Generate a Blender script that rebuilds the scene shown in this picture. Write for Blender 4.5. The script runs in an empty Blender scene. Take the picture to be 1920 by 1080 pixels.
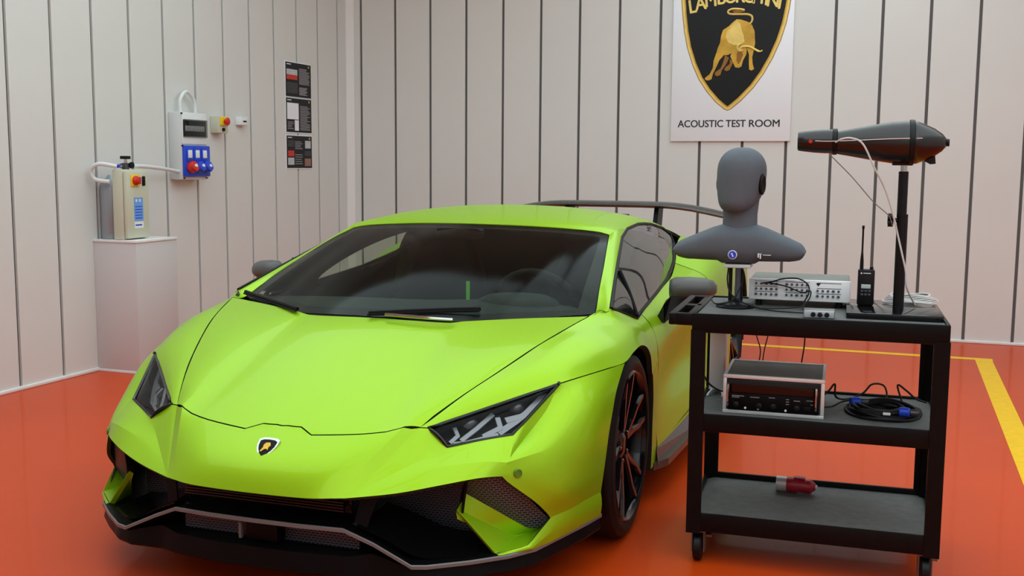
import bpy, bmesh, math, random
import numpy as np
from mathutils import Vector, Matrix
random.seed(4)
SC = bpy.context.scene
COL = SC.collection
PI = math.pi

# ------------------------------------------------------------------ camera
CAM_H = 1.3173
YAW, PITCH, ROLL, FPX = -0.3481, 0.1144, -0.0073, 1992.3
cd = bpy.data.cameras.new('camera'); cd.sensor_width = 36.0; cd.lens = FPX/1920*36.0
cd.clip_start = 0.05; cd.clip_end = 60
cam = bpy.data.objects.new('camera', cd); COL.objects.link(cam)
_f = Vector((math.sin(YAW)*math.cos(PITCH), math.cos(YAW)*math.cos(PITCH), -math.sin(PITCH)))
_r = Vector((math.cos(YAW), -math.sin(YAW), 0)); _d = _f.cross(_r)
_r2 = math.cos(ROLL)*_r+math.sin(ROLL)*_d; _d2 = -math.sin(ROLL)*_r+math.cos(ROLL)*_d
cam.matrix_world = Matrix(((_r2.x, -_d2.x, -_f.x, 0), (_r2.y, -_d2.y, -_f.y, 0), (_r2.z, -_d2.z, -_f.z, CAM_H), (0, 0, 0, 1)))
SC.camera = cam

# ------------------------------------------------------------------ world, exposure
w = bpy.data.worlds.new('world'); SC.world = w; w.use_nodes = True
w.node_tree.nodes['Background'].inputs[0].default_value = (0.9, 0.95, 1, 1)
w.node_tree.nodes['Background'].inputs[1].default_value = 0.05
vs = SC.view_settings
vs.view_transform = 'Standard'; vs.look = 'None'; vs.gamma = 1.0; vs.use_curve_mapping = False
vs.exposure = 0.0
LAMP_STRENGTH = 1.82

# ------------------------------------------------------------------ materials
def srgb(r, g, b):
    f = lambda c: (c/255/12.92) if c/255 <= 0.04045 else ((c/255+0.055)/1.055)**2.4
    return (f(r), f(g), f(b))
MATS = {}
def mat(name, col, rough=0.5, metal=0.0, coat=0.0, coat_rough=0.05, var=0.0, scale=8.0, bump=0.0, bscale=200.0, spec=0.5, emit=0.0, stretch=None):
    if name in MATS: return MATS[name]
    m = bpy.data.materials.new(name); m.use_nodes = True; nt = m.node_tree
    b = nt.nodes['Principled BSDF']
    b.inputs['Base Color'].default_value = (*col, 1); b.inputs['Roughness'].default_value = rough
    b.inputs['Metallic'].default_value = metal; b.inputs['Coat Weight'].default_value = coat
    b.inputs['Coat Roughness'].default_value = coat_rough; b.inputs['Specular IOR Level'].default_value = spec
    if emit:
        b.inputs['Emission Color'].default_value = (*col, 1); b.inputs['Emission Strength'].default_value = emit
    if var or bump:
        tc = nt.nodes.new('ShaderNodeTexCoord'); mp = nt.nodes.new('ShaderNodeMapping')
        nt.links.new(tc.outputs['Object'], mp.inputs[0])
        if stretch: mp.inputs['Scale'].default_value = stretch
    if var:
        n = nt.nodes.new('ShaderNodeTexNoise'); n.inputs['Scale'].default_value = scale; n.inputs['Detail'].default_value = 3
        nt.links.new(mp.outputs[0], n.inputs['Vector'])
        r = nt.nodes.new('ShaderNodeValToRGB')
        r.color_ramp.elements[0].position = 0.3; r.color_ramp.elements[1].position = 0.7
        r.color_ramp.elements[0].color = (*[c*(1-var) for c in col], 1); r.color_ramp.elements[1].color = (*[min(1, c*(1+var)) for c in col], 1)
        nt.links.new(n.outputs['Fac'], r.inputs[0]); nt.links.new(r.outputs[0], b.inputs['Base Color'])
    if bump:
        n2 = nt.nodes.new('ShaderNodeTexNoise'); n2.inputs['Scale'].default_value = bscale
        nt.links.new(mp.outputs[0], n2.inputs['Vector'])
        bp = nt.nodes.new('ShaderNodeBump'); bp.inputs['Strength'].default_value = bump; bp.inputs['Distance'].default_value = 0.002
        nt.links.new(n2.outputs['Fac'], bp.inputs['Height']); nt.links.new(bp.outputs[0], b.inputs['Normal'])
    MATS[name] = m
    return m
def glass(name, tint, ior=1.5, rough=0.0):
    if name in MATS: return MATS[name]
    m = bpy.data.materials.new(name); m.use_nodes = True; nt = m.node_tree
    for n in list(nt.nodes):
        if n.type != 'OUTPUT_MATERIAL': nt.nodes.remove(n)
    out = [n for n in nt.nodes if n.type == 'OUTPUT_MATERIAL'][0]
    t = nt.nodes.new('ShaderNodeBsdfTransparent'); t.inputs[0].default_value = (*tint, 1)
    g = nt.nodes.new('ShaderNodeBsdfGlossy'); g.inputs['Roughness'].default_value = rough; g.inputs[0].default_value = (1, 1, 1, 1)
    fr = nt.nodes.new('ShaderNodeFresnel')
    ge = nt.nodes.new('ShaderNodeNewGeometry'); mi = nt.nodes.new('ShaderNodeMix'); mi.data_type = 'FLOAT'
    mi.inputs[2].default_value = ior; mi.inputs[3].default_value = 1/ior
    nt.links.new(ge.outputs['Backfacing'], mi.inputs[0]); nt.links.new(mi.outputs[0], fr.inputs[0])
    mx = nt.nodes.new('ShaderNodeMixShader')
    nt.links.new(fr.outputs[0], mx.inputs[0]); nt.links.new(t.outputs[0], mx.inputs[1]); nt.links.new(g.outputs[0], mx.inputs[2])
    nt.links.new(mx.outputs[0], out.inputs[0])
    MATS[name] = m
    return m
def mesh_mat(name, c1, c2, scale, rough=0.5):
    # a fine wire grille: dark cells with slightly lighter bars, with relief
    if name in MATS: return MATS[name]
    m = bpy.data.materials.new(name); m.use_nodes = True; nt = m.node_tree; b = nt.nodes['Principled BSDF']
    tc = nt.nodes.new('ShaderNodeTexCoord'); sx = nt.nodes.new('ShaderNodeSeparateXYZ'); mp = nt.nodes.new('ShaderNodeCombineXYZ')
    br = nt.nodes.new('ShaderNodeTexBrick'); br.inputs['Scale'].default_value = scale; br.inputs['Mortar Size'].default_value = 0.05
    br.inputs['Color1'].default_value = (*c1, 1); br.inputs['Color2'].default_value = (*c1, 1); br.inputs['Mortar'].default_value = (*c2, 1)
    br.inputs['Brick Width'].default_value = 0.45; br.inputs['Row Height'].default_value = 0.25
    nt.links.new(tc.outputs['Object'], sx.inputs[0]); nt.links.new(sx.outputs[1], mp.inputs[0]); nt.links.new(sx.outputs[2], mp.inputs[1]); nt.links.new(mp.outputs[0], br.inputs['Vector'])
    nt.links.new(br.outputs['Color'], b.inputs['Base Color']); b.inputs['Roughness'].default_value = rough
    bp = nt.nodes.new('ShaderNodeBump'); bp.inputs['Distance'].default_value = 0.004
    nt.links.new(br.outputs['Fac'], bp.inputs['Height']); nt.links.new(bp.outputs[0], b.inputs['Normal'])
    MATS[name] = m
    return m

# ------------------------------------------------------------------ mesh helpers
def link(name, me, m=None, parent=None, smooth=None, loc=None, rot=None):
    if m is not None and len(me.materials) == 0: me.materials.append(m)
    if smooth is not None:
        for p in me.polygons: p.use_smooth = True
        if smooth < 179: me.set_sharp_from_angle(angle=math.radians(smooth))
    o = bpy.data.objects.new(name, me); COL.objects.link(o)
    if parent is not None: o.parent = parent
    if loc is not None: o.location = loc
    if rot is not None: o.rotation_euler = rot
    return o
def tag(o, label=None, cat=None, group=None, kind=None):
    if label: o['label'] = label
    if cat: o['category'] = cat
    if group: o['group'] = group
    if kind: o['kind'] = kind
    return o
def empty(name, label, cat, loc=(0, 0, 0), rz=0.0, group=None):
    o = bpy.data.objects.new(name, None); COL.objects.link(o); o.location = loc; o.rotation_euler = (0, 0, rz)
    o.empty_display_size = 0.05
    return tag(o, label, cat, group)

class MB:
    """collects primitives into one mesh"""
    def __init__(s): s.v = []; s.f = []
    def add(s, v, f):
        k = len(s.v); s.v += [tuple(p) for p in v]; s.f += [tuple(i+k for i in q) for q in f]; return s
    def box(s, lo, hi, bev=0.0, rz=0.0, piv=None):
        lo = Vector(lo); hi = Vector(hi)
        bm = bmesh.new(); bmesh.ops.create_cube(bm, size=1.0)
        for q in bm.verts: q.co = Vector(((q.co.x+.5)*(hi.x-lo.x)+lo.x, (q.co.y+.5)*(hi.y-lo.y)+lo.y, (q.co.z+.5)*(hi.z-lo.z)+lo.z))
        if bev: bmesh.ops.bevel(bm, geom=bm.edges[:], offset=bev, segments=2, affect='EDGES', profile=0.5)
        if rz:
            c = Vector(piv) if piv else (lo+hi)/2
            bmesh.ops.rotate(bm, verts=bm.verts, cent=c, matrix=Matrix.Rotation(rz, 3, 'Z'))
        bm.verts.index_update()
        s.add([q.co[:] for q in bm.verts], [[q.index for q in f.verts] for f in bm.faces]); bm.free(); return s
    def lathe(s, prof, c=(0, 0, 0), axis='z', n=24, a0=0.0):
        # prof: (r, h) list; closed ends when r==0
        v = []; f = []; c = Vector(c)
        def P(r, h, a):
            x, y = r*math.cos(a), r*math.sin(a)
            d = {'z': (x, y, h), 'x': (h, x, y), 'y': (x, h, y)}[axis]
            return c+Vector(d)
        for r, h in prof:
            for i in range(n): v.append(P(r, h, a0+2*PI*i/n))
        for k in range(len(prof)-1):
            for i in range(n):
                j = (i+1) % n
                f.append((k*n+i, k*n+j, (k+1)*n+j, (k+1)*n+i))
        f.append(tuple(range(n))[::-1]); f.append(tuple(range((len(prof)-1)*n, len(prof)*n)))
        return s.add(v, f)
    def cyl(s, c, r, h, axis='z', n=24, bev=0.0):
        if bev: prof = [(r-bev, 0), (r, bev), (r, h-bev), (r-bev, h)]
        else: prof = [(r, 0), (r, h)]
        return s.lathe(prof, c, axis, n)
    def tube(s, pts, r, n=8, closed=False, smooth=6):
        if smooth > 1 and len(pts) > 2: pts = crv(pts, smooth, closed)
        pts = [Vector(p) for p in pts]; m = len(pts); v = []; f = []
        up = Vector((0.13, 0.27, 0.95))
        for i, p in enumerate(pts):
            a = pts[(i-1) % m] if (closed or i > 0) else p
            b = pts[(i+1) % m] if (closed or i < m-1) else p
            t = (b-a).normalized(); x = t.cross(up)
            if x.length < 1e-4: x = t.cross(Vector((1, 0, 0)))
            x.normalize(); y = t.cross(x); up = x.cross(t)
            rr = r[i*len(r)//m] if isinstance(r, (list, tuple)) else r
            for k in range(n):
                an = 2*PI*k/n; v.append(p+x*math.cos(an)*rr+y*math.sin(an)*rr)
        for i in range(m if closed else m-1):
            j = (i+1) % m
            for k in range(n):
                l = (k+1) % n; f.append((i*n+k, i*n+l, j*n+l, j*n+k))
        if not closed: f.append(tuple(range(n))[::-1]); f.append(tuple(range((m-1)*n, m*n)))
        return s.add(v, f)
    def prism(s, poly, h0, h1, axis='z'):
        n = len(poly)
        d = {'z': lambda a, b, h: (a, b, h), 'x': lambda a, b, h: (h, a, b), 'y': lambda a, b, h: (a, h, b)}[axis]
        v = [d(a, b, h0) for a, b in poly]+[d(a, b, h1) for a, b in poly]
        f = [tuple(range(n))[::-1], tuple(range(n, 2*n))]+[(i, (i+1) % n, n+(i+1) % n, n+i) for i in range(n)]
        return s.add(v, f)
    def grid(s, g):
        R, C = g.shape[:2]
        return s.add(g.reshape(-1, 3).tolist(), [(i*C+j, i*C+j+1, (i+1)*C+j+1, (i+1)*C+j) for i in range(R-1) for j in range(C-1)])
    def me(s, name, weld=0.0, fix=True):
        me = bpy.data.meshes.new(name); me.from_pydata(s.v, [], s.f)
        bm = bmesh.new(); bm.from_mesh(me)
        if weld: bmesh.ops.remove_doubles(bm, verts=bm.verts, dist=weld)
        if fix: bmesh.ops.recalc_face_normals(bm, faces=bm.faces)
        bm.to_mesh(me); bm.free(); me.validate(); return me
    def build(s, name, m, parent=None, smooth=35, loc=None, rot=None, weld=0.0):
        return link(name, s.me(name, weld), m, parent, smooth, loc, rot)

def crv(pts, n, closed=False):
    """catmull-rom through points, n samples per segment"""
    P = np.array([tuple(p) for p in pts], float)
    if closed: G = np.vstack([P[-1], P, P[0], P[1]])
    else: G = np.vstack([2*P[0]-P[1], P, 2*P[-1]-P[-2]])
    out = []; m = len(P) if closed else len(P)-1
    for i in range(m):
        a, b, c, d = G[i:i+4]
        for k in range(n):
            t = k/n; out.append(.5*((2*b)+(c-a)*t+(2*a-5*b+4*c-d)*t*t+(3*b-a-3*c+d)*t**3))
    if not closed: out.append(P[-1])
    return np.array(out)
def lin(pts, n):
    P = np.array(pts, float); out = []
    for a, b in zip(P[:-1], P[1:]):
        for k in range(n): out.append(a+(b-a)*k/n)
    out.append(P[-1]); return np.array(out)
def loft(rows, nu=5, nv=5, lu=False, lv=False):
    R = [(lin if lv else crv)(r, nv) for r in rows]
    R = np.array(R); M = R.shape[1]
    cols = [(lin if lu else crv)(R[:, j], nu) for j in range(M)]
    return np.array(cols).transpose(1, 0, 2)
def mir(g): return g*np.array([1, -1, 1.])
def full(rows):  # mirror half rows (first point on y=0) to full width
    return [[(p[0], -p[1], p[2]) for p in r[:0:-1]]+list(r) for r in rows]

def panel(name, grids, m, parent, out=(0, 0, 1), gap=0.0025, flange=0.014, m2=None, smooth=28, weld=0.0006):
    """body panel: grids welded, edge pulled in by the gap and flanged inward"""
    b = MB()
    for g in grids: b.grid(np.asarray(g))
    me = bpy.data.meshes.new(name); me.from_pydata(b.v, [], b.f)
    bm = bmesh.new(); bm.from_mesh(me)
    bmesh.ops.remove_doubles(bm, verts=bm.verts, dist=weld)
    bmesh.ops.dissolve_degenerate(bm, edges=bm.edges, dist=1e-5)
    bmesh.ops.recalc_face_normals(bm, faces=bm.faces)
    bm.normal_update()
    av = Vector((0, 0, 0))
    for f in bm.faces: av += f.normal*f.calc_area()
    if av.dot(Vector(out)) < 0: bmesh.ops.reverse_faces(bm, faces=bm.faces)
    bm.normal_update()
    if flange:
        be = [e for e in bm.edges if len(e.link_faces) == 1]
        bv = {q for e in be for q in e.verts}
        mv = {}
        for q in bv:
            d = Vector((0, 0, 0))
            for f in q.link_faces: d += f.calc_center_median()-q.co
            d -= q.normal*d.dot(q.normal)
            if d.length > 1e-9: d.normalize()
            mv[q] = d*gap
        nn = {q: q.normal.copy() for q in bv}
        for q in bv: q.co += mv[q]
        r = bmesh.ops.extrude_edge_only(bm, edges=be)
        for q in [x for x in r['geom'] if isinstance(x, bmesh.types.BMVert)]:
            src = min(bv, key=lambda s: (s.co-q.co).length_squared)
            q.co = q.co-nn[src]*flange
        for f in [x for x in r['geom'] if isinstance(x, bmesh.types.BMFace)]: f.material_index = 1 if m2 else 0
    bm.to_mesh(me); bm.free()
    me.materials.append(m)
    if m2: me.materials.append(m2)
    return link(name, me, None, parent, smooth)

def text_mesh(name, body, size, m, parent, loc, rot, extrude=0.001, align='CENTER', sx=1.0, bold=0.0, fat=0.0):
    cu = bpy.data.curves.new(name, 'FONT'); cu.body = body; cu.size = size; cu.extrude = extrude; cu.align_x = align; cu.align_y = 'CENTER'
    cu.offset = bold
    t = bpy.data.objects.new(name+'_tmp', cu); COL.objects.link(t)
    dg = bpy.context.evaluated_depsgraph_get(); me = bpy.data.meshes.new_from_object(t.evaluated_get(dg))
    COL.objects.unlink(t); bpy.data.objects.remove(t); bpy.data.curves.remove(cu)
    for q in me.vertices: q.co.x *= sx
    if fat:
        vv = [tuple(q.co) for q in me.vertices]; ff = [tuple(q.vertices) for q in me.polygons]; b = MB()
        for k, (a, c) in enumerate(((0, 0), (fat, 0), (-fat, 0), (0, fat*.6), (0, -fat*.6))): b.add([(p[0]+a, p[1]+c, p[2]+.00008*k) for p in vv], ff)
        me = bpy.data.meshes.new(name); me.from_pydata(b.v, [], b.f)
    me.materials.clear(); me.materials.append(m)
    return link(name, me, None, parent, None, loc, rot)

# ------------------------------------------------------------------ the room
E_, D_, W_ = 4.7749, 8.7472, 0.3427
XR, YF, ZC = 3.6, -3.4, 3.9
M_wall = mat('wall_panel_grey', srgb(222, 221, 217), 0.55, var=0.025, scale=1.3, bump=0.05, bscale=60)
M_groove = mat('groove_grey', srgb(104, 102, 101), 0.7)
M_white = mat('white_trim', srgb(236, 234, 232), 0.45)
M_ceil = mat('ceiling_white', srgb(232, 232, 230), 0.8, var=0.02)
M_floor = mat('red_epoxy_floor', (0.62, 0.060, 0.004), 0.40, coat=0.12, coat_rough=0.05, var=0.05, scale=1.2, spec=0.14)
M_yellow = mat('yellow_line_paint', (0.95, 0.56, 0.002), 0.4, spec=0.15, var=0.05, scale=20)

def st(o): return tag(o, kind='structure')
st(MB().box((-E_-.2, YF-.2, -.1), (XR+.2, D_+.2, 0)).build('floor', M_floor, smooth=None))
st(MB().box((-E_-.2, YF-.2, ZC), (XR+.2, D_+.2, ZC+.1)).build('ceiling', M_ceil, smooth=None))
wb = st(MB().box((-E_-.2, D_, 0), (XR+.2, D_+.15, ZC)).build('wall_back', M_groove, smooth=None))
wl = st(MB().box((-E_-.15, YF-.2, 0), (-E_, D_, ZC)).build('wall_left', M_groove, smooth=None))
wr = st(MB().box((XR, YF-.2, 0), (XR+.15, D_, ZC)).build('wall_right', M_groove, smooth=None))
wf = st(MB().box((-E_, YF-.15, 0), (XR, YF, ZC)).build('wall_front', M_groove, smooth=None))
GR = 0.022
pm = MB().box((-W_/2+GR/2, -.020, 0.02), (W_/2-GR/2, 0.0, ZC), 0.003).me('wall_panel')
pm.materials.append(M_wall)
def panels(wall, x0, x1, place, first):
    # edges at x0, first, first+W.., x1
    x = first; ed = [x0]
    while x < x1-.03: ed.append(x); x += W_
    ed.append(x1)
    for a, b in zip(ed[:-1], ed[1:]):
        if b-a < .05: continue
        o = link('wall_panel', pm, None, wall)
        loc, rz = place((a+b)/2); o.location = loc; o.rotation_euler = (0, 0, rz)
        if abs((b-a)-W_) > .002: o.scale.x = (b-a-GR)/(W_-GR)
panels(wb, -E_, XR, lambda c: ((c, D_, 0), 0), -E_+.403*W_)
panels(wl, 0, D_-YF, lambda c: ((-E_, D_-c, 0), PI/2), .687*W_)
panels(wr, 0, D_-YF, lambda c: ((XR, D_-c, 0), -PI/2), .5*W_)
panels(wf, -E_, XR, lambda c: ((c, YF, 0), PI), -E_+.4*W_)
for nm, lo, hi in (('baseboard_back', (-E_, D_-.034, 0), (XR, D_, .022)), ('baseboard_left', (-E_, YF, 0), (-E_+.034, D_, .022)),
                   ('baseboard_right', (XR-.034, YF, 0), (XR, D_, .022)), ('baseboard_front', (-E_, YF, 0), (XR, YF+.034, .022))):
    st(MB().box(lo, hi, .006).build(nm, M_white))
st(MB().prism([(-E_+.015, D_-.085), (-E_+.028, D_-.082), (-E_+.07, D_-.03), (-E_+.07, D_-.015), (-E_+.015, D_-.015)], 0, ZC).build('trim_1', M_white, smooth=None))

# yellow floor marking, an L of two painted stripes
fm = empty('floor_marking', 'yellow painted line marking a bay on the red floor', 'floor marking', (0.6, 7.99, 0))
for nm, lo, hi in (('stripe', (-5.0, -.04, 0.0005), (0.06, .04, .0015)), ('stripe', (-.055, -11.3, 0.0005), (.055, -.04, .0015))):
    MB().box(lo, hi).build(nm, M_yellow, fm, None)

# unseen luminous ceiling, rows set for their light: large diffuser panels in slim frames
M_lampbody = mat('lamp_housing', srgb(225, 225, 225), 0.5)
M_diff = mat('lamp_diffuser', (0.76, 0.94, 1.0), 0.5, emit=LAMP_STRENGTH)
LP = []
for lx, cn in ((-3.4, 'left'), (-.6, 'middle'), (2.2, 'right')):
    for ly, rn in ((-2.0, 'in the fill row added behind the camera'), (.4, 'in the row above the camera'), (2.8, 'in the row above the car nose'), (5.2, 'in the row above the car roof'), (7.56, 'in the row along the back wall')):  # row behind the camera is added as fill for surfaces facing it
        if (cn == 'right' and ly > 7) or (cn == 'left' and (ly < 1 or ly > 7)): continue
        LP.append((lx, ly, 1.39, 1.19 if ly < 7 else 1.16, 'of the %s column, %s' % (cn, rn)))
for lx, ly, hx, hy, where in LP:
    r = empty('ceiling_light', 'large white ceiling light panel '+where, 'ceiling light', (lx, ly, ZC-.001), 0, 'ceiling light panels')
    MB().box((-hx, -hy, -.05), (hx, hy, 0), .008).build('housing', M_lampbody, r)
    MB().box((-hx+.02, -hy+.02, -.058), (hx-.02, hy-.02, -.0505)).build('diffuser', M_diff, r, None)

# ------------------------------------------------------------------ the car (x forward, y to its left, front axle at x=0)
M_paint = mat('green_paint', (0.315, 0.575, 0.009), 0.36, metal=0.40, coat=0.22, coat_rough=0.05, var=0.02, scale=400, spec=0.16)
M_gap = mat('panel_gap', (0.012, 0.02, 0.008), 0.8)
M_blk = mat('satin_black', (0.0035, 0.0035, 0.004), 0.40, var=0.1, scale=30, spec=0.10)
M_gloss = mat('gloss_black', (0.003, 0.003, 0.0035), 0.10, spec=0.4)
M_dark = mat('dark_trim', (0.004, 0.004, 0.0045), 0.6, var=0.1, scale=20, spec=0.2)
M_carbon = mat('forged_carbon', (0.048, 0.048, 0.046), 0.36, spec=0.4, coat=0.25, coat_rough=0.15, var=0.35, scale=60)
M_mirr = mat('mirror_satin_grey', (0.085, 0.085, 0.08), 0.40, spec=0.4)
M_edge = mat('splitter_edge', (0.15, 0.15, 0.145), 0.35)
M_tyre = mat('tyre_rubber', (0.005, 0.005, 0.005), 0.55, bump=0.1, bscale=120, spec=0.25)
M_rim = mat('rim_gloss_black', (0.005, 0.0055, 0.008), 0.14, metal=0.0, coat=0.1, spec=0.3)
M_chrome = mat('chrome', (0.52, 0.52, 0.53), 0.15, metal=1.0)
M_silver = mat('lamp_silver', (0.26, 0.27, 0.28), 0.3, metal=0.6)
M_disc = mat('brake_disc', (0.10, 0.10, 0.10), 0.4, metal=0.8)
M_int = mat('cabin_fabric', (0.006, 0.0068, 0.0065), 0.75, spec=0.2, bump=0.1, bscale=300)
M_dash = mat('dash_alcantara', (0.022, 0.027, 0.026), 0.8, spec=0.2, bump=0.1, bscale=400)
M_ws = glass('windscreen_glass', (0.70, 0.77, 0.68), 1.12, 0.10)
M_sg = glass('side_glass', (0.74, 0.80, 0.72), 1.6)
M_lens = glass('lamp_lens', (0.90, 0.91, 0.92), 1.15)
M_mesh = mesh_mat('intake_mesh', (0.002, 0.002, 0.003), (0.10, 0.105, 0.14), 32)
M_gold = mat('gold_relief', srgb(214, 170, 60), 0.35, metal=0.6, var=0.15, scale=40)

car = empty('sports_car', 'bright lime green low sports car with black splitter and rear wing', 'car', (-1.7592, 3.6165, 0), -1.5493)
A3 = lambda *p: np.array(p, float)
HLin, HLbot, HLout, HLtip = A3(.796, .453, .539), A3(.812, .520, .493), A3(.693, .684, .516), A3(.470, .761, .632)
HOODC, APEX = A3(.802, .428, .539), A3(1.037, .297, .377)
def interp(x, tab):
    xs, ys = zip(*sorted(tab)); return float(np.interp(x, xs, ys))
# --- bonnet as a height field over its plan shape
KC = [(.19, .322, .765), (.265, .334, .744), (.51, .362, .664), (.763, .384, .565), (.833, .389, .536), (.93, .395, .49)]
SC_ = [(.802, .428, .539), (.753, .454, .566), (.642, .507, .613), (.508, .566, .660), (.335, .633, .716), (.19, .683, .752), (.008, .736, .786)]
kz = crv(KC, 8)
def zK(x): return interp(x, [(p[0], p[2]) for p in kz])
def yK(x): return interp(x, [(p[0], p[1]) for p in kz])
ZC_T = [(.23, .772), (.35, .7365), (.51, .676), (.66, .6175), (.763, .573), (.87, .5245), (.93, .492)]
zcc = crv([(a, 0, b) for a, b in ZC_T], 8)
def zHood(x, y):
    t = min(1.0, abs(y)/yK(x)); z0 = interp(x, [(p[0], p[2]) for p in zcc]); zk = zK(x)
    return z0+(zk-z0)*t*t+.006*max(0, 1-(1-t)/.10)
HF = [(.871, 0.), (.869, .066), (.896, .114), (.8925, .14), (.880, .224), (.862, .303), (.835, .378), (.829, .388)]   # front edge (x, y)
HFc = [(.8685, .02), (.8695, .045), (.879, .084), (.888, .1), (.887, .18), (.872, .265), (.850, .34)]
HFA = sorted(HF+HFc, key=lambda p: p[1])
HRr = [(.230, 0), (.225, .12), (.212, .22), (.190, .322)]
cols = []
NR = 14
for (xf, yf) in HFA:
    t = yf/.388; yr = t*.322; xr = interp(yr, [(b, a) for a, b in HRr])
    c = []
    for i in range(NR+1):
        s = i/NR; x = xf+(xr-xf)*s; y = t*(yK(x) if t > .999 else (.388+(.322-.388)*s)) if t > .3 else yf+(yr-yf)*s
        c.append((x, y, zHood(x, y)))
    cols.append(c)
gC = np.array(cols).transpose(1, 0, 2)
kcol = gC[:, -1]                               # crease as built
sl = crv(SC_, 12)
def onS(s):
    d = np.r_[0, np.cumsum(np.linalg.norm(np.diff(sl, axis=0), axis=1))]; d /= d[-1]
    return np.array([np.interp(s, d, sl[:, k]) for k in range(3)])
# side field of the bonnet: crease -> shut line, its rear edge runs along the screen base
rear_side = [(.190, .322, .765), (.154, .377, .767), (.097, .477, .771), (.053, .543, .773), (.03, .62, .777), (.008, .736, .786)]
gS = []
for i in range(NR+1):
    s = i/NR; a = kcol[i]; b = onS(s); row = []
    for j in range(7):
        t = j/6; p = a+(b-a)*t
        p[2] += .006*math.sin(PI*t)*(1-.6*abs(2*s-1))
        row.append(p)
    gS.append(row)
gS = np.array(gS)
panel('bonnet', [gC, mir(gC), gS, mir(gS)], M_paint, car, (0, 0, 1), m2=M_gap, smooth=40, gap=.0035)
# --- bumper skin, centre
LE = [(1.075, 0, .373), (1.072, .10, .373), (1.064, .205, .374), (1.037, .297, .377)]
le = crv(LE, 8)
def onLE(y): return np.array([np.interp(y, le[:, 1], le[:, k]) for k in range(3)])
tops = [A3(x, y, zHood(x, y)) for x, y in HFA]
tops += [A3(.817, .409, .538), HOODC]
SL = [0, .05, .1, .2, .3, .4, .5, .6, .7, .8, .9, 1]
bc = []
for p in tops:
    t = p[1]/.428; b = onLE(t*.297)
    smx = interp(p[1], [(0, .9085), (.066, .9045), (.114, .896), (.14, .8925), (.224, .880), (.303, .862), (.378, .835), (.388, .829), (.409, .817), (.428, .802)])
    smooth_top = A3(smx, p[1], zHood(smx, p[1]) if p[1] < .389 else p[2]); off = p-smooth_top
    c = []
    for s in SL:
        q = smooth_top+(b-smooth_top)*s+A3(.6, 0, .8)*.017*math.sin(PI*s)**.85*(.75+.6*s)*(1-t**5)+off*max(0, 1-s/.12)
        c.append(q)
    bc.append(c)
gB = np.array(bc).transpose(1, 0, 2)
# facet below the inner corner of the headlamp
top3 = lin([HOODC, HLin, HLbot], 3)
gT = np.array([[p+(APEX-p)*s for p in top3] for s in SL])
# face below the headlamp, and the strip outside it
F0 = crv([HLbot, (.783, .56, .499), (.755, .60, .505), (.724, .642, .511), HLout], 4)
F1 = crv([(HLbot+APEX)/2, (.897, .50, .447), (.860, .59, .460), (.826, .65, .463), (.789, .700, .456)], 4)
F2 = crv([APEX, (.985, .43, .390), (.936, .54, .410), (.873, .635, .423), (.815, .692, .420)], 4)
gF = np.array([F0+(F1-F0)*s/.5 if s <= .5 else F1+(F2-F1)*(s-.5)/.5 for s in SL])
# side face to the wheel arch
rA = [HLtip, (.55, .745, .563), (.66, .713, .500), (.789, .700, .456), (.815, .692, .420), (.735, .768, .328), (.665, .797, .262)]
rB = [(.36, .822, .643), (.47, .815, .590), (.56, .800, .535), (.64, .797, .470), (.675, .803, .410), (.645, .830, .335), (.58, .835, .266)]
rC = [(.26, .868, .650), (.37, .875, .590), (.45, .873, .530), (.50, .872, .465), (.525, .868, .400), (.52, .868, .33), (.48, .862, .270)]
rD = [(.16, .905, .655), (.273, .905, .585), (.325, .905, .525), (.362, .903, .465), (.382, .900, .400), (.388, .893, .33), (.384, .884, .268)]
sA = crv(rA, 5); sA[15:21] = lin([rA[3], rA[4]], 5)
sR = np.array([sA, crv(rB, 5), crv(rC, 5), crv(rD, 5)])
gSide = np.array([crv(sR[:, j], 5) for j in range(sR.shape[1])]).transpose(1, 0, 2)
gi = lin([HLout, (.62, .709, .555), (.545, .734, .594), HLtip], 5); go = sA[15::-1]
gG = np.array([gi+(go-gi)*s/.5 for s in SL if s <= .5])
# lower strip below the side ridge
lt = np.vstack([lin([(.835, .681, .194), (.771, .758, .206), (.665, .797, .262)], 5), gSide[1:, -1]])
lb = lin([(.838, .690, .186), (.752, .770, .186), (.66, .805, .186), (.58, .828, .186), (.47, .858, .186), (.372, .880, .183)], 5)
gLow = np.array([lt+(lb-lt)*s+A3(.004, .006, 0)*math.sin(PI*s) for s in (0, .25, .5, .75, 1)])
# the fin: bright floor blade and the wall below the intake mesh
fin_f = [(.866, .573, .323), (.8505, .627, .2585), (.835, .681, .194), (.771, .758, .206), (.665, .797, .262)]
fin_i = [(.858, .571, .322), (.779, .635, .263), (.700, .699, .204), (.660, .738, .206), (.625, .778, .235)]
fin_u = [(.815, .582, .357), (.7575, .6545, .2965), (.700, .727, .236), (.672, .757, .230), (.648, .787, .248)]
fin_l = [(p[0]-.012, p[1]-.008, p[2]-.010) for p in fin_f]
gFin = loft([fin_f, fin_i], 5, 4, lv=True); gWal = loft([fin_i, fin_u], 4, 4, lv=True)
gFe = loft([fin_l, fin_f], 2, 4, lv=True)
gBack = loft([fin_l, [(p[0], p[1], p[2]-.03) for p in fin_i]], 2, 4, lv=True)
for s in (1, -1):
    F = (lambda g: g) if s > 0 else mir
    pf = panel('intake_fin', [F(gFin), F(gWal), F(gFe), F(gBack)], M_paint, car, (.5, 0, .8), flange=0, smooth=30)
    md = pf.modifiers.new('bevel', 'BEVEL'); md.width = .004; md.segments = 2; md.limit_method = 'ANGLE'; md.angle_limit = math.radians(35)
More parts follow.
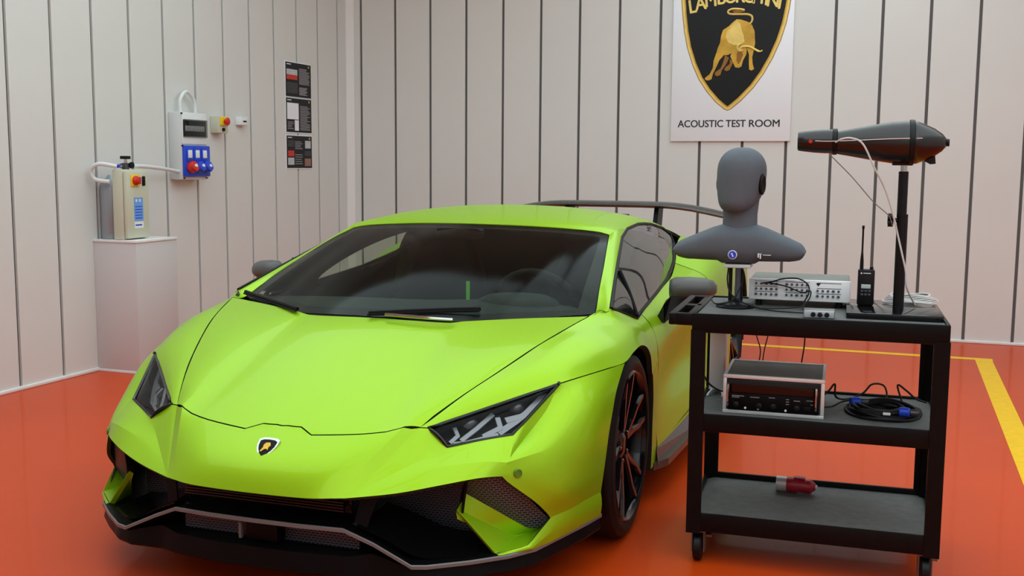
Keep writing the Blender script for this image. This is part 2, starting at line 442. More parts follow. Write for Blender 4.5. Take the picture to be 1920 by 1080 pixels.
bump = panel('front_bumper', [gB, mir(gB), gT, mir(gT), gF, mir(gF), gG, mir(gG), gSide, mir(gSide), gLow, mir(gLow)], M_paint, car, (1, 0, .2), m2=M_gap, gap=.002, flange=.012, smooth=14, weld=.0012)
md = bump.modifiers.new('bevel', 'BEVEL'); md.width = .007; md.segments = 3; md.limit_method = 'ANGLE'; md.angle_limit = math.radians(14); md.miter_outer = 'MITER_ARC'
# intake mesh and its dark surround
for s in (1, -1):
    F = lambda P: [(p[0], p[1]*s, p[2]) for p in P]
    lo = F([(.812, .583, .356), (.7545, .656, .295), (.697, .729, .234), (.662, .775, .230)])
    hi = F([(.86, .60, .432), (.84, .64, .432), (.79, .692, .418), (.668, .788, .262)])
    g = loft([lo, [tuple((np.array(a)+np.array(b))/2) for a, b in zip(lo, hi)], hi], 4, 5)
    panel('intake_mesh', [g], M_mesh, car, (1, 0, 0), flange=0)
# --- wings (front fenders)
fr = [[(.802, .428, .539), (.800, .436, .5395), (.798, .445, .5395), HLin],
      [(.642, .507, .613), (.656, .529, .6055), (.669, .549, .593), (.678, .564, .574)],
      [(.508, .566, .660), (.532, .603, .650), (.556, .636, .631), (.574, .661, .602)],
      [(.40, .609, .695), (.425, .670, .685), (.45, .722, .664), HLtip],
      [(.30, .646, .726), (.315, .715, .716), (.338, .775, .690), (.36, .822, .643)],
      [(.20, .680, .749), (.205, .752, .739), (.22, .820, .705), (.26, .868, .650)],
      [(.10, .710, .770), (.10, .785, .748), (.11, .852, .713), (.16, .905, .655)],
      [(.008, .736, .786), (.0, .803, .756), (.0, .866, .722), (.05, .911, .672)],
      [(-.06, .756, .797), (-.07, .818, .760), (-.075, .872, .726), (-.06, .913, .678)],
      [(-.114, .788, .801), (-.13, .832, .757), (-.15, .876, .722), (-.17, .913, .656)],
      [(-.24, .810, .768), (-.245, .848, .736), (-.25, .884, .700), (-.262, .911, .605)],
      [(-.363, .830, .734), (-.357, .868, .700), (-.345, .893, .640), (-.327, .907, .520)],
      [(-.45, .827, .742), (-.45, .868, .700), (-.45, .894, .640), (-.45, .903, .560)]]
gW = loft(fr, 5, 5)
arch2 = [(-.327, .907, .52), (-.362, .904, .43), (-.375, .90, .33), (-.372, .90, .23), (-.36, .90, .14)]
gW2 = loft([[tuple(p) for p in arch2], [(-.45, .903, .56), (-.465, .90, .45), (-.47, .895, .34), (-.47, .90, .235), (-.465, .905, .14)]], 4, 5)
for s in (1, -1):
    F = (lambda g: g) if s > 0 else mir
    panel('front_wing', [F(gW), F(gW2)], M_paint, car, (0, s, .8), m2=M_gap, flange=.02, smooth=40)
# --- A pillars and roof
pil = [[(.008, .736, .786), (-.025, .747, .7925), (-.06, .756, .797)],
       [(-.087, .735, .780), (-.10, .765, .797), (-.114, .788, .801)],
       [(-.27, .705, .857), (-.30, .731, .866), (-.35, .744, .871)],
       [(-.454, .675, .921), (-.51, .697, .930), (-.597, .700, .941)],
       [(-.634, .643, .982), (-.72, .661, .996), (-.85, .658, 1.012)],
       [(-.801, .612, 1.027), (-.88, .632, 1.046), (-1.034, .640, 1.042)]]
gP = loft(pil, 5, 4)
roofr = [[(-.68, 0, 1.067), (-.735, .191, 1.062), (-.772, .327, 1.056), (-.80, .464, 1.047), (-.812, .56, 1.038), (-.801, .612, 1.027)],
         [(-.83, 0, 1.092), (-.855, .19, 1.087), (-.87, .33, 1.080), (-.88, .46, 1.071), (-.885, .56, 1.060), (-.88, .632, 1.046)],
         [(-1.05, 0, 1.116), (-1.05, .19, 1.111), (-1.05, .33, 1.103), (-1.05, .46, 1.090), (-1.04, .57, 1.069), (-1.034, .640, 1.042)],
         [(-1.3, 0, 1.128), (-1.3, .19, 1.123), (-1.3, .33, 1.113), (-1.3, .46, 1.097), (-1.295, .57, 1.077), (-1.291, .634, 1.050)],
         [(-1.56, 0, 1.116), (-1.56, .19, 1.112), (-1.56, .33, 1.103), (-1.56, .46, 1.087), (-1.557, .57, 1.066), (-1.557, .642, 1.037)],
         [(-1.76, 0, 1.090), (-1.76, .19, 1.087), (-1.76, .33, 1.081), (-1.76, .46, 1.068), (-1.756, .58, 1.047), (-1.756, .660, 1.009)]]
gR = loft(full(roofr), 5, 4)
panel('roof', [gR, gP, mir(gP)], M_paint, car, (0, 0, 1), m2=M_paint, flange=.004, gap=.0005, smooth=50, weld=.002)
# rear deck: buttresses and slatted engine cover
for s in (1, -1):
    but = [[(-1.756, .44*s, 1.068), (-1.756, .58*s, 1.047), (-1.756, .660*s, 1.009)],
           [(-2.0, .48*s, 1.025), (-2.0, .60*s, 1.006), (-2.0, .682*s, .968)],
           [(-2.3, .52*s, .958), (-2.3, .63*s, .945), (-2.28, .705*s, .915)],
           [(-2.7, .55*s, .900), (-2.7, .66*s, .892), (-2.7, .76*s, .872)],
           [(-3.2, .56*s, .862), (-3.2, .68*s, .858), (-3.2, .80*s, .840)],
           [(-3.38, .56*s, .845), (-3.38, .68*s, .84), (-3.38, .78*s, .82)]]
    panel('buttress', [loft(but, 5, 4)], M_paint, car, (0, 0, 1), m2=M_gap, smooth=50)
ec = MB()
for i in range(9):
    x = -1.80-.16*i; z = 1.075-.0275*i; wd = .45+.012*i
    ec.box((x-.13, -wd, z-.03), (x, wd, z-.008), .004)
ec.build('engine_cover', M_blk, car)
# --- windscreen
wb_ = [(.223, 0, .774), (.219, .12, .774), (.206, .22, .771), (.184, .322, .767), (.148, .377, .769), (.091, .477, .773), (.046, .543, .774), (-.004, .647, .780), (-.084, .733, .782)]
wt_ = [(-.684, 0, 1.066), (-.71, .10, 1.0645), (-.742, .191, 1.0605), (-.775, .30, 1.056), (-.79, .37, 1.052), (-.80, .44, 1.047), (-.81, .52, 1.040), (-.815, .56, 1.036), (-.803, .608, 1.026)]
side = [A3(-.085, .733, .782), A3(-.27, .702, .857), A3(-.454, .672, .921), A3(-.634, .640, .982), A3(-.803, .608, 1.026)]
rows = []
for i, tt in enumerate((0, .26, .51, .77, 1)):
    r = []
    for a, b in zip(wb_, wt_):
        p = A3(*a)+(A3(*b)-A3(*a))*tt
        r.append(p)
    d = side[i]-r[-1]
    n = len(r)
    for j in range(n):
        u = j/(n-1)
        r[j] = r[j]+d*u**2+A3(.30, 0, .95)*.028*math.sin(PI*tt)*(1-u**2)
    rows.append([tuple(p) for p in r])
gWS = loft(full(rows), 4, 3)
panel('windscreen', [gWS], M_ws, car, (1, 0, .5), m2=M_blk, gap=.001, flange=.004, smooth=60)
# black printed band round the screen, just behind the glass
def band(g, wid_u, wid_v):
    R, C = g.shape[:2]; b = MB(); keep = []
    for i in range(R-1):
        for j in range(C-1):
            if i < wid_u[0] or i >= R-1-wid_u[1] or j < wid_v or j >= C-1-wid_v: keep.append((i*C+j, i*C+j+1, (i+1)*C+j+1, (i+1)*C+j))
    gg = g-np.array([.004, 0, .006]); b.add(gg.reshape(-1, 3).tolist(), keep)
    return b
band(gWS, (1, 1), 2).build('screen_surround', M_blk, car, 60)
# wipers
for pts in ([(.236, -.02, .789), (.15, .20, .800), (.10, .36, .806)], [(.20, -.33, .783), (.07, -.53, .793), (-.06, -.72, .802)]):
    wp_ = MB().tube(pts, .0075, 6); wp_.tube([(p[0]+.012, p[1], p[2]-.006) for p in pts], .004, 6)
    wp_.build('wiper', M_blk, car)
MB().tube([(.245, .05, .788), (.243, .20, .784), (.222, .30, .780)], .006, 6).build('wiper_highlight', M_chrome, car)  # bright chrome strip stands in for the highlight along the wiper
# --- side windows, door skins, quarter panels
top_t = [(-.114, .801), (-.35, .871), (-.597, .941), (-.85, 1.012), (-1.034, 1.040), (-1.291, 1.049), (-1.43, 1.044), (-1.557, 1.036), (-1.756, 1.008), (-1.86, .968)]
bot_t = [(-.114, .801), (-.363, .734), (-.538, .749), (-.878, .773), (-1.231, .801), (-1.43, .83), (-1.575, .853), (-1.82, .926), (-1.86, .968)]
def gy(x, z, b=0.0): return .83-.63*(z-.734)+b
def glassgrid(x0, x1, n, off=0.0, m=8, bul=.022):
    g = []
    for i in range(n+1):
        x = x0+(x1-x0)*i/n; zl = interp(x, bot_t); zh = interp(x, top_t); row = []
        for j in range(m+1):
            t = j/m; z = zl+(zh-zl)*t; row.append((x, gy(x, z)+bul*math.sin(PI*t)*min(1, (zh-zl)/.25)+off, z))
        g.append(row)
    return np.array(g)
for s in (1, -1):
    F = (lambda g: g) if s > 0 else mir
    sw = panel('side_window', [F(glassgrid(-.125, -1.60, 28))], M_sg, car, (0, s, .3), flange=0, smooth=60)
    panel('pillar_cover', [F(glassgrid(-1.60, -1.855, 6))], M_gloss, car, (0, s, .3), flange=0, smooth=60)
    out = [(x, gy(x, z)*1.0, z) for x, z in top_t]+[(x, gy(x, z), z) for x, z in bot_t[-2:0:-1]]
    MB().tube([(p[0], (p[1]+.001)*s, p[2]) for p in lin(out+out[:1], 6)], .0075, 6, smooth=1).build('window_seal', M_blk, car)
    db = glassgrid(-.33, -.37, 1)
    MB().tube([(-.474, .735*s, .904), (-.432, .785*s, .822), (-.376, .829*s, .742)], .009, 6).build('window_divider', M_blk, car)
    # door
    dr = [[(-.452, .827, .742), (-.452, .868, .70), (-.452, .895, .63), (-.46, .902, .53), (-.47, .893, .42), (-.47, .895, .30), (-.466, .905, .20)],
          [(-.70, .816, .760), (-.70, .872, .715), (-.70, .905, .645), (-.70, .890, .53), (-.70, .872, .42), (-.70, .895, .30), (-.70, .915, .20)],
          [(-1.0, .804, .782), (-1.0, .882, .735), (-1.0, .918, .66), (-1.0, .885, .54), (-1.0, .865, .43), (-1.0, .902, .30), (-1.0, .925, .20)],
          [(-1.3, .792, .805), (-1.3, .895, .76), (-1.3, .932, .68), (-1.3, .89, .55), (-1.3, .875, .43), (-1.3, .91, .30), (-1.3, .935, .20)],
          [(-1.56, .765, .845), (-1.56, .91, .79), (-1.56, .945, .70), (-1.56, .915, .56), (-1.56, .905, .43), (-1.56, .925, .30), (-1.56, .945, .20)]]
    panel('door', [F(loft(dr, 6, 5))], M_paint, car, (0, s, 0), m2=M_gap, smooth=50)
    qp = [[(-1.562, .765, .846), (-1.562, .91, .79), (-1.562, .945, .70), (-1.562, .915, .56), (-1.562, .905, .43), (-1.562, .925, .30), (-1.562, .945, .20)],
          [(-1.86, .72, .93), (-1.88, .90, .865), (-1.88, .962, .76), (-1.88, .955, .60), (-1.88, .945, .45), (-1.88, .95, .31), (-1.88, .955, .20)],
          [(-2.12, .70, .945), (-2.12, .90, .885), (-2.12, .967, .78), (-2.12, .97, .62), (-2.15, .965, .48), (-2.17, .96, .33), (-2.17, .958, .20)],
          [(-2.28, .705, .915), (-2.28, .89, .885), (-2.28, .965, .80), (-2.26, .972, .65), (-2.245, .968, .50), (-2.24, .963, .35), (-2.24, .96, .20)]]
    gq = loft(qp, 5, 5)
    ra = [(-2.62+.385*math.cos(a), .968, .345+.385*math.sin(a)) for a in np.linspace(math.radians(25), math.radians(180-15), 9)]
    ht = [(-2.27, .705, .916), (-2.36, .72, .905), (-2.45, .735, .895), (-2.55, .745, .885), (-2.65, .755, .876), (-2.78, .765, .866), (-2.9, .775, .858), (-3.0, .785, .85), (-3.1, .79, .847)]
    h1 = [(-2.27, .89, .885), (-2.36, .893, .884), (-2.45, .895, .884), (-2.55, .897, .884), (-2.65, .897, .882), (-2.78, .895, .876), (-2.9, .89, .868), (-3.0, .885, .858), (-3.1, .878, .85)]
    h2 = [(-2.262, .967, .74), (-2.35, .97, .78), (-2.45, .972, .80), (-2.55, .972, .81), (-2.65, .972, .812), (-2.78, .97, .80), (-2.9, .962, .77), (-3.0, .955, .72), (-3.08, .948, .66)]
    gq2 = loft([ht, h1, h2, ra], 5, 3)
    rb = [[(-3.1, .79, .847), (-3.1, .878, .85), (-3.08, .948, .66), (-3.0, .96, .445), (-3.0, .95, .25)],
          [(-3.3, .79, .84), (-3.3, .87, .83), (-3.3, .91, .66), (-3.3, .92, .44), (-3.3, .90, .25)],
          [(-3.42, .70, .82), (-3.45, .74, .80), (-3.46, .76, .66), (-3.44, .76, .44), (-3.40, .72, .25)]]
    panel('rear_quarter', [F(gq), F(gq2), F(loft(rb, 5, 5))], M_paint, car, (0, s, 0), m2=M_gap, smooth=50, weld=.003)
    # sill blade
    sl_ = MB().prism([(-.40, .905), (-.50, .945), (-1.2, .985), (-2.1, 1.0), (-2.22, .97), (-2.22, .86), (-.40, .86)], .125, .155)
    sl_.add([(-.42, .90, .155), (-2.2, .955, .155), (-2.2, .945, .205), (-.46, .903, .205)], [(0, 1, 2, 3)])
    sl_.add([(-.42, .918, .145), (-1.2, .975, .15), (-2.2, .975, .155), (-2.2, .955, .225), (-1.2, .93, .225), (-.45, .905, .20)], [(0, 1, 2, 3, 4, 5)])
    sl_.v = [(p[0], p[1]*s, p[2]) for p in sl_.v]
    sl_.build('side_sill', M_carbon, car, None)
    # wheel-arch liners
    for cx, r0, r1, yi, yo in ((0, .349, .385, .52, .885), (-2.62, .372, .39, .50, .945)):
        al = MB(); v = []; n = 20
        for y in (yi, yo):
            for k in range(n+1):
                a = math.radians(-30+240*k/n); v.append((cx+r0*math.cos(a), y*s, .335+r0*math.sin(a)))
        al.add(v, [(k, k+1, n+1+k+1, n+1+k) for k in range(n)]+[tuple(range(n+1))])
        al.build('arch_liner', M_dark, car, 60)
    # door mirror
    mh = [(-.60, .905, .80), (-.60, 1.07, .80), (-.60, 1.07, .855), (-.60, .91, .868)]
    b = MB(); prof = []
    stn = [(.905, .012, .030), (.925, .038, .039), (.98, .048, .040), (1.04, .046, .036), (1.072, .036, .028), (1.088, .014, .012)]
    v = []; nn = 14
    for (yy, rx, rz) in stn:
        for k in range(nn):
            a = 2*PI*k/nn; cx_ = math.cos(a); v.append((-.655-.35*(yy-.905)+(rx*1.5*cx_ if cx_ > 0 else rx*.55*cx_), yy*s, .822+1.25*rz*math.sin(a)))
    f = [(i*nn+k, i*nn+(k+1) % nn, (i+1)*nn+(k+1) % nn, (i+1)*nn+k) for i in range(len(stn)-1) for k in range(nn)]
    f += [tuple(range(nn)), tuple(range((len(stn)-1)*nn, len(stn)*nn))]
    mirr = b.add(v, f).build('door_mirror', M_mirr, car, 60)
    MB().add([(-.60, .86*s, .70), (-.66, .87*s, .70), (-.60, .895*s, .685), (-.67, .90*s, .69), (-.615, .92*s, .80), (-.69, .92*s, .80), (-.63, 1.02*s, .797), (-.70, 1.02*s, .797), (-.60, .89*s, .76), (-.68, .885*s, .77)],
             [(0, 2, 3, 1), (2, 6, 7, 3), (0, 8, 4, 6, 2), (1, 3, 7, 5, 9), (4, 5, 7, 6), (8, 9, 5, 4), (0, 1, 9, 8)]).build('mirror_arm', M_gloss, mirr, None)
# --- headlamps
HN = A3(.5625, .3725, .738)
for s in (1, -1):
    q = lambda p, d=0.0: (p[0]-HN[0]*d, (p[1]-HN[1]*d)*s, p[2]-HN[2]*d)
    up = lin([HLin, (.633, .607, .5865), HLtip], 5)
    lo1 = lin([HLbot, HLout], 5); lo2 = lin([HLout, HLtip], 5)
    lo = np.vstack([lin([HLbot, HLout], 5), lin([HLout, HLtip], 5)[1:]])
    ups = np.array([np.array(HLin)+(HLtip-HLin)*t for t in np.linspace(0, 1, len(lo))])
    lens = np.array([[a+(b-a)*t+HN*.010*math.sin(PI*t) for t in np.linspace(0, 1, 7)] for a, b in zip(ups, lo)])
    shrink = lambda g, k: (g-g.reshape(-1, 3).mean(0))*k+g.reshape(-1, 3).mean(0)
    lamp = panel('headlamp', [(lens-HN*.004)*np.array([1, s, 1])], M_lens, car, (.5, 0, .8), flange=0, smooth=60)
    hb = MB()
    # housing: floor below the lens and walls up to the opening
    floor_ = shrink(lens-HN*.055, .90)
    hb.grid(floor_*np.array([1, s, 1]))
    def ring(g): return np.vstack([g[0], g[1:, -1], g[-1, ::-1][1:], g[::-1, 0][1:-1]])
    a = ring(lens-HN*.003); b_ = ring(floor_); n = len(a)
    hb.add((np.vstack([a, b_])*np.array([1, s, 1])).tolist(), [(i, (i+1) % n, n+(i+1) % n, n+i) for i in range(n)])
    hb.build('lamp_housing', M_dark, lamp, None)
    # black rim
    MB().tube([tuple(p*np.array([1, s, 1])) for p in ring(lens-HN*.001)], .0055, 6, closed=True, smooth=1).build('lamp_rim', M_gloss, lamp)
    def strip(pts, wdt=.010, mm=M_silver, nm='light_blade'):
        t = MB(); P = [A3(*p) for p in pts]
        for a, b2 in zip(P[:-1], P[1:]):
            d = (b2-a)/np.linalg.norm(b2-a); sd = np.cross(HN, d)*wdt; e = d*wdt*.4
            vv = [a-sd-e, a+sd-e, b2+sd+e, b2-sd+e]; vv += [p-HN*.014 for p in vv]
            t.add([(p*np.array([1, s, 1])).tolist() for p in vv], [(0, 1, 2, 3), (0, 4, 5, 1), (1, 5, 6, 2), (2, 6, 7, 3), (3, 7, 4, 0)])
        t.build(nm, mm, lamp, None)
    strip([(.745, .540, .497), (.689, .567, .522), (.630, .597, .555)], .007)
    strip([(.765, .512, .493), (.736, .524, .507), (.722, .508, .526)], .006)
    strip([(.762, .522, .490), (.738, .556, .492), (.700, .597, .500), (.672, .629, .506)], .0045)
    strip([(.698, .594, .503), (.650, .630, .521), (.631, .614, .545)], .008)
    strip([(.662, .632, .509), (.606, .666, .535), (.565, .688, .555), (.522, .706, .579), (.486, .720, .600)], .010)
    strip([(.620, .640, .539), (.584, .678, .546)], .010)
    for c, r in (((.560, .655, .578), .024), ((.672, .540, .545), .026)):
        b = MB().lathe([(r, 0), (r*1.05, .02), (r*.8, .026), (r*.5, .032), (.001, .035)], n=18)
        M3 = Vector((HN[0], HN[1]*s, HN[2])).to_track_quat('Z', 'Y').to_matrix()
        b.v = [tuple(M3 @ Vector(p)+Vector((c[0]-HN[0]*.035, (c[1]-HN[1]*.035)*s, c[2]-HN[2]*.035))) for p in b.v]
        b.build('projector_lens', mat('projector', (.05, .05, .06), .08, coat=1), lamp, 50)
# --- splitter
ridge = [(1.045, 0, .281), (1.040, .15, .280), (1.022, .285, .277), (1.006, .372, .240), (1.000, .488, .186), (.985, .529, .186), (.904, .630, .184), (.825, .718, .185), (.745, .776, .186), (.62, .815, .186), (.47, .860, .186), (.36, .882, .182)]
rp = lin(ridge, 4)
blade = []
for p in rp:
    n2 = A3(.75, .66*min(1, p[1]/.6), 0); n2 /= np.linalg.norm(n2)
    th = .012 if p[1] < .40 else .012
    blade.append([p-n2*.16+A3(0, 0, .004), p-n2*.004+A3(0, 0, .006), p+A3(0, 0, .003), p+A3(0, 0, -.006), p-n2*.02-A3(0, 0, .012), p-n2*.16-A3(0, 0, .014)])
gBl = np.array(blade)
spl = panel('front_splitter', [gBl[:, :2], mir(gBl[:, :2]), gBl[:, 3:], mir(gBl[:, 3:])], M_blk, car, (0, 0, 1), flange=0, smooth=40)
panel('splitter_edge', [gBl[:, 1:4], mir(gBl[:, 1:4])], M_edge, spl, (1, 0, 0), flange=0, smooth=40)
low = [(1.030, 0), (1.026, .15), (1.005, .29), (.985, .36), (.990, .47), (.968, .53), (.890, .627), (.812, .712), (.735, .768), (.61, .806), (.46, .85), (.35, .872)]
ltop = [.196, .196, .194, .205, .180, .178, .176, .177, .178, .178, .178, .175]
lp = lin([(x, y, z) for (x, y), z in zip(low, ltop)], 4)
lowb = []
for p in lp:
    n2 = A3(.75, .66*min(1, p[1]/.6), 0); n2 /= np.linalg.norm(n2)
    lowb.append([p-n2*.14, p-n2*.004, p, A3(p[0], p[1], .140)+n2*.010, A3(p[0], p[1], .132)+n2*.004, A3(p[0], p[1], .130)-n2*.30])
gLb = np.array(lowb)
panel('splitter_lip', [gLb, mir(gLb)], M_blk, car, (1, 0, 0), flange=0, smooth=30)
# grille openings behind the splitter: mesh, cross bar, ducts
MB().box((.70, -.62, .15), (.72, .62, .47)).build('radiator_mesh', M_mesh, car, None)
MB().box((.94, -.30, .197), (.95, .30, .272)).build('lower_mesh', M_mesh, car, None)
gb = MB()
for i in range(4): gb.box((.965, -.27, .318+.0085*i), (.990, .27, .323+.0085*i), .001)
gb.box((.955, -.285, .312), (.968, .285, .352)).build('plate_carrier', M_gloss, car)
MB().cyl((.985, .288, .333), .010, .012, 'x', 12).build('tow_eye_cap', M_blk, car)
rs = MB().box((.95, -.055, .203), (1.0, .055, .262), .006); rs.build('radar_sensor', M_blk, car)
MB().box((.985, -.075, .205), (1.004, -.066, .255), .002).build('sensor_fin', M_edge, car)
for s in (1, -1):
    g = loft([[(.99, .31*s, .285), (.97, .40*s, .245), (.955, .50*s, .20), (.86, .64*s, .19)], [(.80, .32*s, .30), (.78, .40*s, .27), (.76, .50*s, .23), (.72, .60*s, .21)]], 4, 5)
    panel('air_duct', [g], M_gloss, car, (0, 0, 1), flange=.004)
    g = loft([[(.985, .30*s, .29), (.98, .34*s, .275)], [(.97, .315*s, .37), (.955, .37*s, .375)]], 3, 3)
    panel('duct_cheek', [g], M_blk, car, (1, 0, 0), flange=.006)
    g = loft([[(.86, .585*s, .31), (.80, .555*s, .325), (.72, .53*s, .33)], [(.86, .60*s, .42), (.80, .58*s, .43), (.72, .56*s, .43)]], 3, 3)
    panel('duct_wall', [g], M_blk, car, (0, -s, 0), flange=.006)
    ps = MB().lathe([(.0135, -.004), (.0135, .002), (.0115, .0032), (.0105, .0012), (.004, .0012), (.001, .0012)], n=18)
    M3 = Vector((.62, .78*s, .05)).to_track_quat('Z', 'Y').to_matrix(); ps.v = [tuple(M3 @ Vector(q)+Vector((.774, .7285*s, .4215))) for q in ps.v]
    ps.build('parking_sensor', mat('sensor_green', (.10, .22, .01), .35), car, 40)
# --- emblem on the nose
shield = [(0, .5), (.30, .48), (.47, .40), (.45, .10), (.36, -.14), (.2, -.38), (0, -.56), (-.2, -.38), (-.36, -.14), (-.45, .10), (-.47, .40), (-.30, .48)]
nn_ = Vector((.60, 0, .80)).normalized(); ex = Vector((0, 1, 0)); ey = nn_.cross(ex)*1.0
if ey.z < 0: ey = -ey
def emb(poly, k, d0, d1):
    b = MB(); o = Vector((.957, 0, .472)); n = len(poly)
    v = [tuple(o+ex*(a*k)+ey*(c*k)+nn_*d) for d in (d0, d1) for a, c in poly]
    return b.add(v, [tuple(range(n))[::-1], tuple(range(n, 2*n))]+[(i, (i+1) % n, n+(i+1) % n, n+i) for i in range(n)])
eo = emb(shield, .074, .0, .010).build('emblem', M_chrome, car, None)
emb([(a*.80, c*.80-.01) for a, c in shield], .074, .0101, .0112).build('emblem_field', M_dark, eo, None)
emb([(-.05, .2), (.12, .22), (.2, .08), (.14, -.02), (.16, -.16), (.08, -.1), (.0, -.12), (-.1, -.26), (-.16, -.24), (-.1, -.05), (-.12, .1)], .074, .0113, .0135).build('emblem_bull', M_gold, eo, None)
# --- wheels
def wheel(cx, yo, R, wd, s):
    wr_ = MB(); hw = wd
    Rr = .268
    prof = [(Rr+.004, -hw), (R-.022, -hw), (R-.006, -hw+.012), (R, -hw+.035), (R, -.035), (R-.006, -.012), (R-.024, -.001), (Rr+.022, .002), (Rr+.002, -.008)]
    ty = MB().lathe(prof, axis='y', n=56)
    ty.f = ty.f[:-2]+[(k+8*56, (k+1) % 56+8*56, (k+1) % 56, k) for k in range(56)]
    T = lambda b: setattr(b, 'v', [(cx+p[0], s*(yo+p[1]), .3275+(R-.3275)+p[2]) for p in b.v])
    T(ty); to = ty.build('tyre', M_tyre, car, 40)
    rm = MB().lathe([(Rr+.003, -.006), (Rr-.004, .001), (Rr-.012, -.004), (Rr-.016, -.03), (Rr-.03, -.12), (Rr-.03, -hw+.01)], axis='y', n=56)
    rm.f = rm.f[:-2]; T(rm); rmo = rm.build('rim', M_rim, car, 50)
    for k in range(5):
        sp = MB(); a0 = 2*PI*k/5+.25
        for d in (-1, 1):
            pts = [(.055, d*.10), (.12, d*.17), (.19, d*.235), (.258, d*.20)]
            P = []
            for r, da in pts:
                P.append((r*math.cos(a0+da), r*math.sin(a0+da), -.045+.030*(r/.26)))
            for (p, q2), w2 in zip(zip(P[:-1], P[1:]), (.015, .014, .013)):
                dd = np.array([q2[0]-p[0], q2[1]-p[1]]); dd /= np.linalg.norm(dd); nn2 = np.array([-dd[1], dd[0]])*w2
                vv = []
                for c, z in ((p, p[2]), (q2, q2[2])):
                    for sd, dz in ((1, 0), (.55, .010), (-.55, .010), (-1, 0), (-1, -.03), (1, -.03)):
                        vv.append((c[0]+nn2[0]*sd, z+dz, c[1]+nn2[1]*sd))
                sp.add(vv, [(i, (i+1) % 6, 6+(i+1) % 6, 6+i) for i in range(6)]+[(0, 1, 2, 3, 4, 5), (6, 7, 8, 9, 10, 11)])
        T(sp); sp.build('spoke', M_rim, rmo, 25)
    hb = MB().lathe([(.001, -.028), (.030, -.028), (.042, -.034), (.075, -.045), (.08, -.09)], axis='y', n=24); T(hb); hb.build('hub', M_rim, rmo, 40)
    for k in range(5):
        bt = MB().lathe([(.008, -.05), (.008, -.03), (.004, -.026)], (.057*math.cos(2*PI*k/5), 0, .057*math.sin(2*PI*k/5)), 'y', 6); T(bt); bt.build('wheel_bolt', M_chrome, rmo, None)
    bd = MB().lathe([(.06, -.15), (.19, -.15), (.19, -.118), (.06, -.118)], axis='y', n=40); T(bd); bd.build('brake_disc', M_disc, car, 40)
    bc_ = MB(); v = []
    for r in (.12, .205):
        for y in (-.17, -.095):
            for k in range(7):
                a = math.radians(-35+70*k/6)+(PI if cx < -1 else 0)+PI; v.append((r*math.cos(a), y, r*math.sin(a)))
    f = []
    for k in range(6): f += [(k, k+1, 8+k, 7+k), (14+k, 15+k, 22+k, 21+k), (7+k, 8+k, 22+k, 21+k), (k, k+1, 15+k, 14+k)]
    bc_.add(v, f+[(0, 7, 21, 14), (6, 13, 27, 20)]); T(bc_)
    bc_.build('brake_caliper', mat('caliper', (.42, .42, .02), .35, coat=.6), car, None)
for s in (1, -1):
    wheel(0, .902, .3275, .245, s); wheel(-2.62, .945, .345, .305, s)
# --- rear wing, tail, underbody
wg = MB(); sec = [(-3.33, 0), (-3.36, .012), (-3.45, .017), (-3.58, .004), (-3.62, -.002), (-3.58, -.012), (-3.45, -.013), (-3.36, -.010)]
ys = [0, .2, .36, .45, .55, .65, .75, .84, .88]; zs = [1.062, 1.062, 1.060, 1.054, 1.042, 1.024, 1.004, .988, .982]
ysf = [-y for y in ys[:0:-1]]+ys; zsf = zs[:0:-1]+zs
gw = np.array([[(x+.02*abs(y), y, z+dz*1.5) for x, dz in sec+sec[:1]] for y, z in zip(ysf, zsf)])
wg.grid(gw); wg.add(gw[0, :-1].tolist(), [tuple(range(len(sec)))]); wg.add(gw[-1, :-1].tolist(), [tuple(range(len(sec)))])
wgo = wg.build('rear_wing', M_carbon, car, 40, weld=.0005)
for s in (1, -1):
    MB().prism([(-3.30, .84), (-3.48, .82), (-3.56, 1.062), (-3.40, 1.064)], .295*s, .325*s, 'y').build('wing_strut', M_blk, wgo, None)
# underbody shell: dark inner volumes that close the panel gaps
ub = MB()
ub.prism([(.70, -.60), (.95, -.40), (.95, .40), (.70, .60), (.40, .52), (-.40, .52), (-.42, .86), (-2.22, .90), (-2.24, .50), (-3.0, .5), (-3.02, .88), (-3.36, .80), (-3.36, -.80), (-3.02, -.88), (-3.0, -.5), (-2.24, -.5), (-2.22, -.90), (-.42, -.86), (-.40, -.52), (.40, -.52)], .132, .16)
ub.box((.40, -.51, .16), (.69, .51, .44)); ub.box((-.05, -.51, .16), (.40, .51, .60)); ub.box((-2.25, -.5, .16), (-1.7, .5, .80)); ub.box((-3.3, -.5, .16), (-2.25, .5, .78))
ub.build('underbody', M_dark, car, None)
rbm = loft([[(-3.42, -.70, .82), (-3.46, 0, .82), (-3.42, .70, .82)], [(-3.46, -.76, .66), (-3.5, 0, .66), (-3.46, .76, .66)], [(-3.44, -.76, .44), (-3.5, 0, .44), (-3.44, .76, .44)], [(-3.40, -.72, .25), (-3.46, 0, .25), (-3.40, .72, .25)]], 4, 6)
panel('rear_bumper', [rbm], M_paint, car, (-1, 0, 0), m2=M_gap)
panel('rear_deck', [loft([[(-3.2, -.57, .86), (-3.2, 0, .87), (-3.2, .57, .86)], [(-3.42, -.70, .82), (-3.46, 0, .82), (-3.42, .70, .82)]], 4, 6)], M_blk, car, (0, 0, 1))
